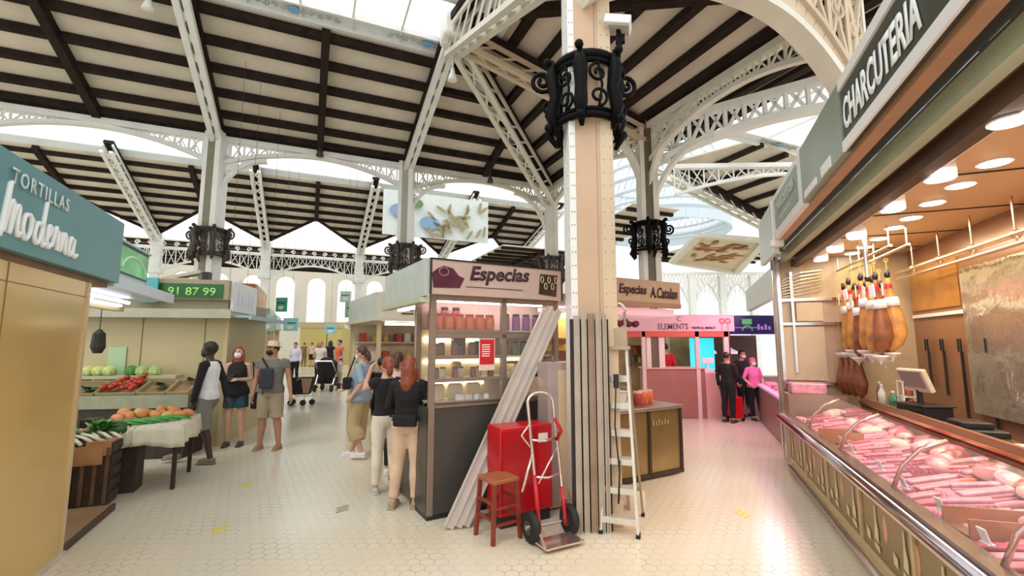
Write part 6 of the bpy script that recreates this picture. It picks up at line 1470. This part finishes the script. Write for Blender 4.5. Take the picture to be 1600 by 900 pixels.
    if bot_m:
        t = MB(); torso(t, .009, .83, 1.07)
        if bottom == 'skirt':
            t.tube([V(0, 0, .96), V(0, 0, .8), V(0, 0, leg_end)], [.165, .19, .215], 18, sx=1.0)
        else: leg(t, 'L', .014, leg_end, 1.0 if bottom == 'trousers' else (1.25 if bottom == 'shorts' else 2.0)); leg(t, 'R', .014, leg_end, 1.0 if bottom == 'trousers' else (1.25 if bottom == 'shorts' else 2.0))
        remesh(t, {'skirt': 'skirt', 'shorts': 'shorts'}.get(bottom, 'trousers'), bot_m, T, vox * 1.2)
    if shoe_m:
        for S_ in 'LR':
            a_ = J['ank' + S_]; t = MB(); capl(t, [a_ + V(0, .035, -.04), a_ + V(0, -.05, -.04), a_ + V(0, -.145, -.052)], [.044, .042, .030], 12, sx=1.05, ref=(1, 0, 0)); t.box(a_ + V(0, -.05, -.078), (.085, .25, .02))
            remesh(t, 'shoe', shoe_m, T, vox * 1.0)
    hm = hair_m or mat('dark_hair', (.015, .010, .008), .5)
    if hair != 'none':
        t = MB()
        t.ball(hp(0, .012, .028), (.083, .098, .098), 16, 12, Rh); 
        # open the face: only keep hair behind and above by offsetting; long styles add a fall behind
        if hair == 'afro': t.ball(hp(0, .015, .035), (.095, .105, .100), 16, 12, Rh)
        if hair in ('long', 'verylong'):
            L_ = .30 if hair == 'long' else .42
            pts = [hp(0, .03, .06), hp(0, .055, -.03), hp(0, .06, -.12), hc + V(0, .085, -.2), hc + V(0, .09, -L_)]
            t.tube(pts, [.075, .088, .088, .085, .03], 14, sx=1.05, ref=(1, 0, 0))
            for q in (-1, 1): t.tube([hp(q * .055, -.02, .06), hp(q * .08, -.015, -.02), hp(q * .082, -.0, -.11), hc + V(q * .075, .02, -.22)], [.025, .024, .026, .012], 8)
        if hair == 'bun': t.ball(hp(0, .105, -.02), (.05, .05, .06), 10, 8); t.ball(hp(0, .125, -.07), (.045, .04, .06), 10, 8)
        ho = remesh(t, 'hair', hm, body, .010)
        if True:   # trim the hair in front of the face
            bm = bmesh.new(); bm.from_mesh(ho.data); dele = []
            Ri = Rh.inverted()
            for v_ in bm.verts:
                l_ = Ri @ (v_.co - hc)
                if l_.y < -.035 and l_.z < .052: dele.append(v_)
            bmesh.ops.delete(bm, geom=dele, context='VERTS'); bm.to_mesh(ho.data); bm.free()
            sd = ho.modifiers.new('t', 'SOLIDIFY'); sd.thickness = .008
    if mask_m:
        t = MB(); t.ball(hp(0, -.045, -.050), (.060, .062, .056), 14, 10, Rh); t.build('face_mask', mask_m, body, smooth=True)
        t = MB()
        for q in (-1, 1): t.tube([hp(q * .055, -.05, -.03), hp(q * .078, .0, .0)], .003, 4)
        t.build('mask_strap', mask_m, body)
    if hat:
        t = MB(); t.lathe([(.135, 0), (.14, .006), (.095, .012), (.092, .07), (.075, .095), (.001, .10)], c=hp(0, .0, .045), seg=20, M=Rh); t.build('hat', hat, body, smooth=True)
    return T
WSHIRT = cloth('white_jersey', (.80, .82, .84)); BLKC = cloth('black_cloth', (.010, .009, .010), .3); KHA = cloth('khaki_cloth', (.40, .33, .22)); GREYS = cloth('grey_shorts_cloth', (.20, .20, .17)); GREYT = cloth('grey_tee_cloth', (.17, .16, .14)); NAVY = cloth('dark_teal_cloth', (.02, .07, .09))
CRP = cloth('cream_trousers_cloth', (.72, .52, .36)); WHP = cloth('white_trousers_cloth', (.80, .72, .60)); BLU = cloth('blue_grey_shirt_cloth', (.30, .40, .48)); BEI = cloth('beige_wide_cloth', (.48, .36, .20)); COR = cloth('coral_cloth', (.75, .16, .08)); PNK = cloth('pink_cloth', (.80, .18, .42)); LAV = cloth('lavender_white_cloth', (.68, .66, .80)); WT = cloth('off_white_cloth', (.80, .76, .70))
REDH = mat('reddish_brown_hair', (.26, .055, .02), .45, var=.3, scale=20); BRH = mat('brown_hair', (.08, .035, .018), .5, var=.3, scale=20); BLOH = mat('blond_hair', (.45, .28, .12), .5, var=.3, scale=20); DKH = mat('dark_hair', (.015, .010, .008), .5)
MW = mat('white_mask', (.75, .78, .80), .7); MB_ = mat('black_mask', (.008, .008, .010), .6)
SHW = mat('white_sneaker', (.74, .72, .68), .5); SHB = mat('dark_loafer', (.05, .035, .03), .5); SAN = mat('tan_sandal', (.36, .20, .12), .5)
FL = -PI / 2      # local -Y turned to -X (facing left)
# 1 walking man, facing left
person('man walking left in a white shirt with black sleeves, black mask and grey shorts', G(318, 724), FL + .12, 1.62, SK3, dict(hipL=(.09, -.01, .90), hipR=(-.09, .01, .90), kneeL=(.08, .02, .48), ankL=(.08, .12, .095), kneeR=(-.08, -.22, .52), ankR=(-.08, -.42, .13), elL=(.22, -.04, 1.14), wrL=(.20, -.10, .88), elR=(-.22, .10, 1.14), wrR=(-.2, .16, .90)), top_m=WSHIRT, sleeve=1, sleeve_m=BLKC, hem=.89, bottom='shorts', bot_m=GREYS, leg_end=.47, hair='afro', mask_m=MB_, shoe_m=mat('taupe_loafer', (.20, .15, .11), .5), vox=.009, lean=.03)
# 2 woman with phone
person('woman in a black sleeveless top and white mask looking down at her phone', G(364, 697), .25, 1.55, SK1, dict(elL=(.21, .0, 1.14), wrL=(.06, -.20, 1.16), elR=(-.21, .0, 1.14), wrR=(-.06, -.20, 1.16)), True, top_m=BLKC, sleeve=0, hem=.83, bottom='shorts', bot_m=NAVY, leg_end=.66, hair='long', hair_m=REDH, mask_m=MW, shoe_m=SHB, vox=.009, head_pitch=.3, flare=1.12)
p = G(364, 697); m = MB(); m.box((0, 0, 0), (.075, .012, .15), M=Matrix.Rotation(-.9, 3, 'X')); tag(m.build('phone', BLK, bevel=.004), 'dark phone held by the woman in the black sleeveless top', 'phone', loc=p + V(.03, -.25, 1.08))
T = thing('handbag', 'black handbag hanging at the hip of the woman with the phone', 'bag', p + V(.29, .08, .58))
m = MB(); m.box((0, 0, .12), (.10, .24, .26)); m.build('pouch', BLKC, T, bevel=.03)
m = MB(); m.tube([(0, .08, .24), (-.06, .05, .6), (-.10, 0, .72), (-.06, -.05, .6), (0, -.08, .24)], .010, 6); m.build('strap', BLKC, T)
# 3 man with hat
person('man in a beige hat, dark mask, grey tee and khaki shorts standing', G(418, 702), .05, 1.62, SK2, dict(ankL=(.16, .02, .085), ankR=(-.14, .02, .085), kneeL=(.12, 0, .48), kneeR=(-.11, 0, .48), elL=(.27, .02, 1.12), wrL=(.33, -.02, .86), elR=(-.26, .03, 1.12), wrR=(-.27, -.04, .87)), top_m=GREYT, sleeve=.3, hem=.86, bottom='shorts', bot_m=KHA, leg_end=.50, hair='short', mask_m=MB_, hat=mat('beige_straw_hat', (.62, .48, .36), .7), shoe_m=SAN, vox=.009, wide=1.16, head_yaw=-.5, head_pitch=.1)
p = G(418, 702); T = thing('crossbody_bag', 'dark crossbody bag on the chest of the man with the hat', 'bag', p + V(0, -.20, .96))
m = MB(); m.box((0.02, 0, .12), (.20, .06, .30)); m.build('pouch', mat('dark_blue_grey_bag', (.025, .03, .04), .7), T, bevel=.02)
m = MB(); m.tube([(.05, .0, .25), (-.10, .08, .42)], .014, 6); m.tube([(-.02, -.02, -.02), (-.01, -.02, -.12)], .008, 6); m.build('strap', BLKC, T)
# trolley of the man
p = G(470, 633); T = thing('shopping_trolley', 'black and brown wheeled shopping trolley with long handle behind the man with the hat', 'trolley', p, .2); T.scale = (.75, .75, .75)
m = MB(); m.slab([(-.45, -.2, .95), (.42, -.2, .95), (.28, -.2, .38), (-.25, -.2, .38)], .4, (0, 1, 0)); m.build('black_bag', BLKC, T)
m = MB(); m.slab([(.02, -.215, .93), (.38, -.215, .93), (.28, -.215, .42), (.10, -.215, .42)], .012, (0, -1, 0)); m.build('brown_panel', mat('brown_bag_panel', (.34, .20, .14), .6), T)
m = MB(); m.tube([(-.2, 0, .3), (-.3, 0, .95), (-.45, 0, 1.35), (-.72, 0, 1.42)], .014, 6); m.tube([(-.3, .1, .3), (.3, .1, .3)], .012, 6); m.tube([(-.3, -.15, .75), (.0, -.22, .95)], .014, 6)
for x in (-.3, .1, .36): m.beam((x, 0, .1), (x, 0, .38), .02, .02)
m.build('metal_frame', CHROME, T)
for k, (x, y) in enumerate(((-.3, -.15), (-.3, .15), (.1, -.18), (.36, .0))):
    m = MB(); m.tube([(x, y - .025, .1), (x, y + .025, .1)], .10, 14); m.build('wheel', RUB, T)
# 4 woman in blue shirt facing left, stepping
person('woman in a blue grey shirt and wide beige trousers stepping left', G(560, 716), FL - .1, 1.57, SK1, dict(kneeL=(.09, -.06, .49), ankL=(.09, .08, .12), kneeR=(-.09, -.03, .48), ankR=(-.09, -.16, .085), elL=(.24, .12, 1.16), wrL=(.26, -.02, .98), elR=(-.22, -.1, 1.14), wrR=(-.16, -.30, 1.05)), True, top_m=BLU, sleeve=.6, hem=.83, bottom='wide', bot_m=BEI, leg_end=.30, hair='bun', hair_m=BRH, mask_m=MW, shoe_m=SHW, vox=.009, flare=1.3)
T = thing('shoulder_bag', 'small black bag strapped behind the woman in the blue grey shirt', 'bag', G(560, 716) + V(-.16, -.12, .95), .3)
m = MB(); m.box((0, 0, .1), (.12, .2, .16)); m.build('pouch', BLKC, T, bevel=.02); m = MB(); m.tube([(0, 0, .18), (.1, .08, .5)], .01, 6); m.build('strap', BLKC, T)
# 5 woman with raised arm
person('woman in a black top and white trousers raising her arm to her face', G(600, 772), PI + .5, 1.46, SK1, dict(elL=(.27, -.12, 1.30), wrL=(.20, -.14, 1.52), elR=(-.25, .04, 1.14), wrR=(-.2, -.16, 1.05), ankL=(.10, -.06, .085), ankR=(-.10, .10, .085)), True, top_m=BLKC, sleeve=.3, hem=.93, bottom='trousers', bot_m=WHP, leg_end=.12, hair='bun', hair_m=REDH, shoe_m=mat('grey_white_trainer', (.5, .48, .44), .5), vox=.008)
# 6 long red-haired woman from behind
person('woman with long reddish hair, black top and cream trousers seen from behind', G(635, 793), PI - .1, 1.47, SK1, dict(elL=(.26, -.03, 1.14), wrL=(.12, -.26, 1.12), elR=(-.26, -.03, 1.14), wrR=(-.10, -.26, 1.10), ankL=(.15, .04, .085), kneeL=(.12, 0, .48), ankR=(-.10, .0, .085)), True, top_m=BLKC, sleeve=1, hem=.94, bottom='trousers', bot_m=CRP, leg_end=.12, hair='verylong', hair_m=REDH, shoe_m=mat('tan_trainer', (.36, .26, .18), .5), vox=.008, wide=1.1)
T = thing('belt_bag', 'black belt bag at the waist of the long haired woman', 'bag', G(635, 793) + V(.0, -.165, .80), -.1)
m = MB(); m.box((0, 0, .06), (.24, .05, .11)); m.build('pouch', BLKC, T, bevel=.02); m = MB(); m.tube([(-.19, .1, .09), (-.1, 0, .09), (.1, 0, .09), (.19, .1, .09)], .01, 6); m.build('strap', BLKC, T)
T = thing('shopping_bag', 'brown bag hanging low between the long haired woman and the kiosk', 'bag', G(655, 775) + V(.06, .12, .30))
m = MB(); m.box((0, 0, .16), (.14, .24, .34)); m.build('pouch', mat('maroon_bag', (.10, .02, .018), .6), T, bevel=.02); m = MB(); m.tube([(0, -.08, .32), (0, 0, .55), (0, .08, .32)], .008, 6); m.build('handle', BLKC, T)
# 7 person behind them, at the counter
person('person in a pale pink top with brown hair at the counter behind the two women', Vector((-1.45, 5.95, 0)), PI, 1.50, SK1, {}, True, top_m=cloth('pale_pink_cloth', (.76, .56, .55)), sleeve=.3, hem=.86, bottom='trousers', bot_m=BLKC, leg_end=.12, hair='bun', hair_m=BRH, shoe_m=SHW, vox=.012)
person('dark clothed person half hidden left of the two women', Vector((-1.95, 7.0, 0)), PI - .3, 1.40, SK2, {}, top_m=BLKC, sleeve=.6, hem=.84, bottom='trousers', bot_m=BLKC, leg_end=.12, hair='short', shoe_m=SHW, vox=.013)
# stroller group
p = G(510, 611); T = thing('baby_stroller', 'black baby stroller seen from behind in the aisle', 'stroller', p)
m = MB(); m.tube([(0, .0, .35), (0, 0, .6), (0, -.03, .95), (0, 0, 1.10)], [.20, .32, .33, .16], 14, sx=1.0); m.box((0, .1, .35), (.5, .5, .2)); m.build('hood', BLKC, T, bevel=.03)
m = MB()
for s_ in (-1, 1): m.tube([(s_ * .28, -.3, .12), (s_ * .3, .0, .6), (s_ * .28, -.35, 1.0)], .016, 6)
m.tube([(-.28, -.35, 1.0), (.28, -.35, 1.0)], .016, 6); m.build('frame', CHROME, T)
for s_ in (-1, 1):
    for y in (-.3, .35): m = MB(); m.tube([(s_ * .28 - .025, y, .12), (s_ * .28 + .025, y, .12)], .12, 14); m.build('wheel', RUB, T)
def dude(label, u, v, top_m, bot_m, H=1.65, face=0.0, hair='short', hair_m=None, fem=False, bottom='trousers', le=.12, mask=None, sl=.3, pose=None, skin=SK1, loc=None, vox=.016, hat=None, head_pitch=0):
    return person(label, loc if loc is not None else G(u, v), face, H, skin, pose or {}, fem, top_m=top_m, sleeve=sl, hem=.86, bottom=bottom, bot_m=bot_m, leg_end=le, hair=hair, hair_m=hair_m, mask_m=mask, shoe_m=SHB, vox=vox, hat=hat, head_pitch=head_pitch)
dude('woman in white with tied blond hair pushing the black stroller', 498, 606, WT, BLKC, 1.68, PI, 'bun', BLOH, True, pose=dict(wrL=(.2, -.35, 1.02), wrR=(-.2, -.35, 1.02)))
dude('man in a coral tee beside the stroller', 528, 602, COR, KHA, 1.72, FL * .4, 'short', DKH, bottom='shorts', le=.5, pose=dict(wrL=(.36, -.2, 1.0), elL=(.32, -.02, 1.15)))
dude('child in beige beside the black stroller', 530, 608, cloth('beige_child_cloth', (.6, .5, .4)), KHA, 1.1, FL, 'short', hat=PNK, bottom='shorts', le=.5)
dude('man in a pale blue shirt at the left of the far aisle', 459, 598, LAV, BLKC, 1.62, 0, 'short', DKH, sl=1)
dude('far man in a tan top with black shorts', 486, 573, cloth('tan_top_cloth', (.6, .42, .3)), BLKC, 1.6, PI, 'short', BRH, bottom='shorts', le=.5)
dude('far woman in red beside the man in tan', 497, 572, COR, COR, 1.6, PI, 'long', BRH, True)
dude('far person in brown at the left of the aisle end', 474, 572, WOOD, WOOD, 1.6, PI, 'short', BRH)
dude('far person in black at the aisle, left of the coral tee', 514, 590, BLKC, BLKC, 1.7, PI, 'long', DKH, True)
# vendors and right side
dude('spice vendor in coral with white mask behind the steel counter', 0, 0, COR, BLKC, 1.52, .9, 'short', BRH, True, mask=MW, sl=.6, loc=KW(2.62, .82, 0), vox=.011, pose=dict(elL=(.2, -.08, 1.12), wrL=(.05, -.28, 1.10), elR=(-.2, -.08, 1.12), wrR=(-.05, -.28, 1.10)), head_pitch=.25)
dude('vendor in a red top behind the brown pink counter', 0, 0, cloth('red_cloth', (.62, .02, .03)), BLKC, 1.60, PI - .4, 'short', DKH, sl=.6, loc=QE + V(EX(1060) - .02, .85, 0), vox=.014)
dude('person dressed in black standing before the pink stall', 1140, 660, BLKC, BLKC, 1.42, PI - .9, 'short', DKH, sl=1, skin=SK2, pose=dict(elR=(-.25, -.04, 1.12), wrR=(-.22, -.2, .95)), vox=.011)
dude('woman in a pink top, white mask and black leggings facing the viewer', 1181, 657, PNK, BLKC, 1.30, .15, 'short', cloth('pink_cap_cloth', (.6, .08, .2)), True, mask=MW, sl=.6, vox=.011, pose=dict(ankL=(.20, -.02, .085), kneeL=(.14, -.02, .48), ankR=(-.06, 0, .085), elL=(.28, .02, 1.15), wrL=(.22, -.12, .98), elR=(-.28, .02, 1.15), wrR=(-.2, -.14, .98)))
dude('dark haired person with black cap behind the person in black', 1160, 648, BLKC, BLKC, 1.45, .4, 'short', DKH, sl=1, skin=SK2, loc=Vector((5.15, 10.45, 0)), mask=MW)
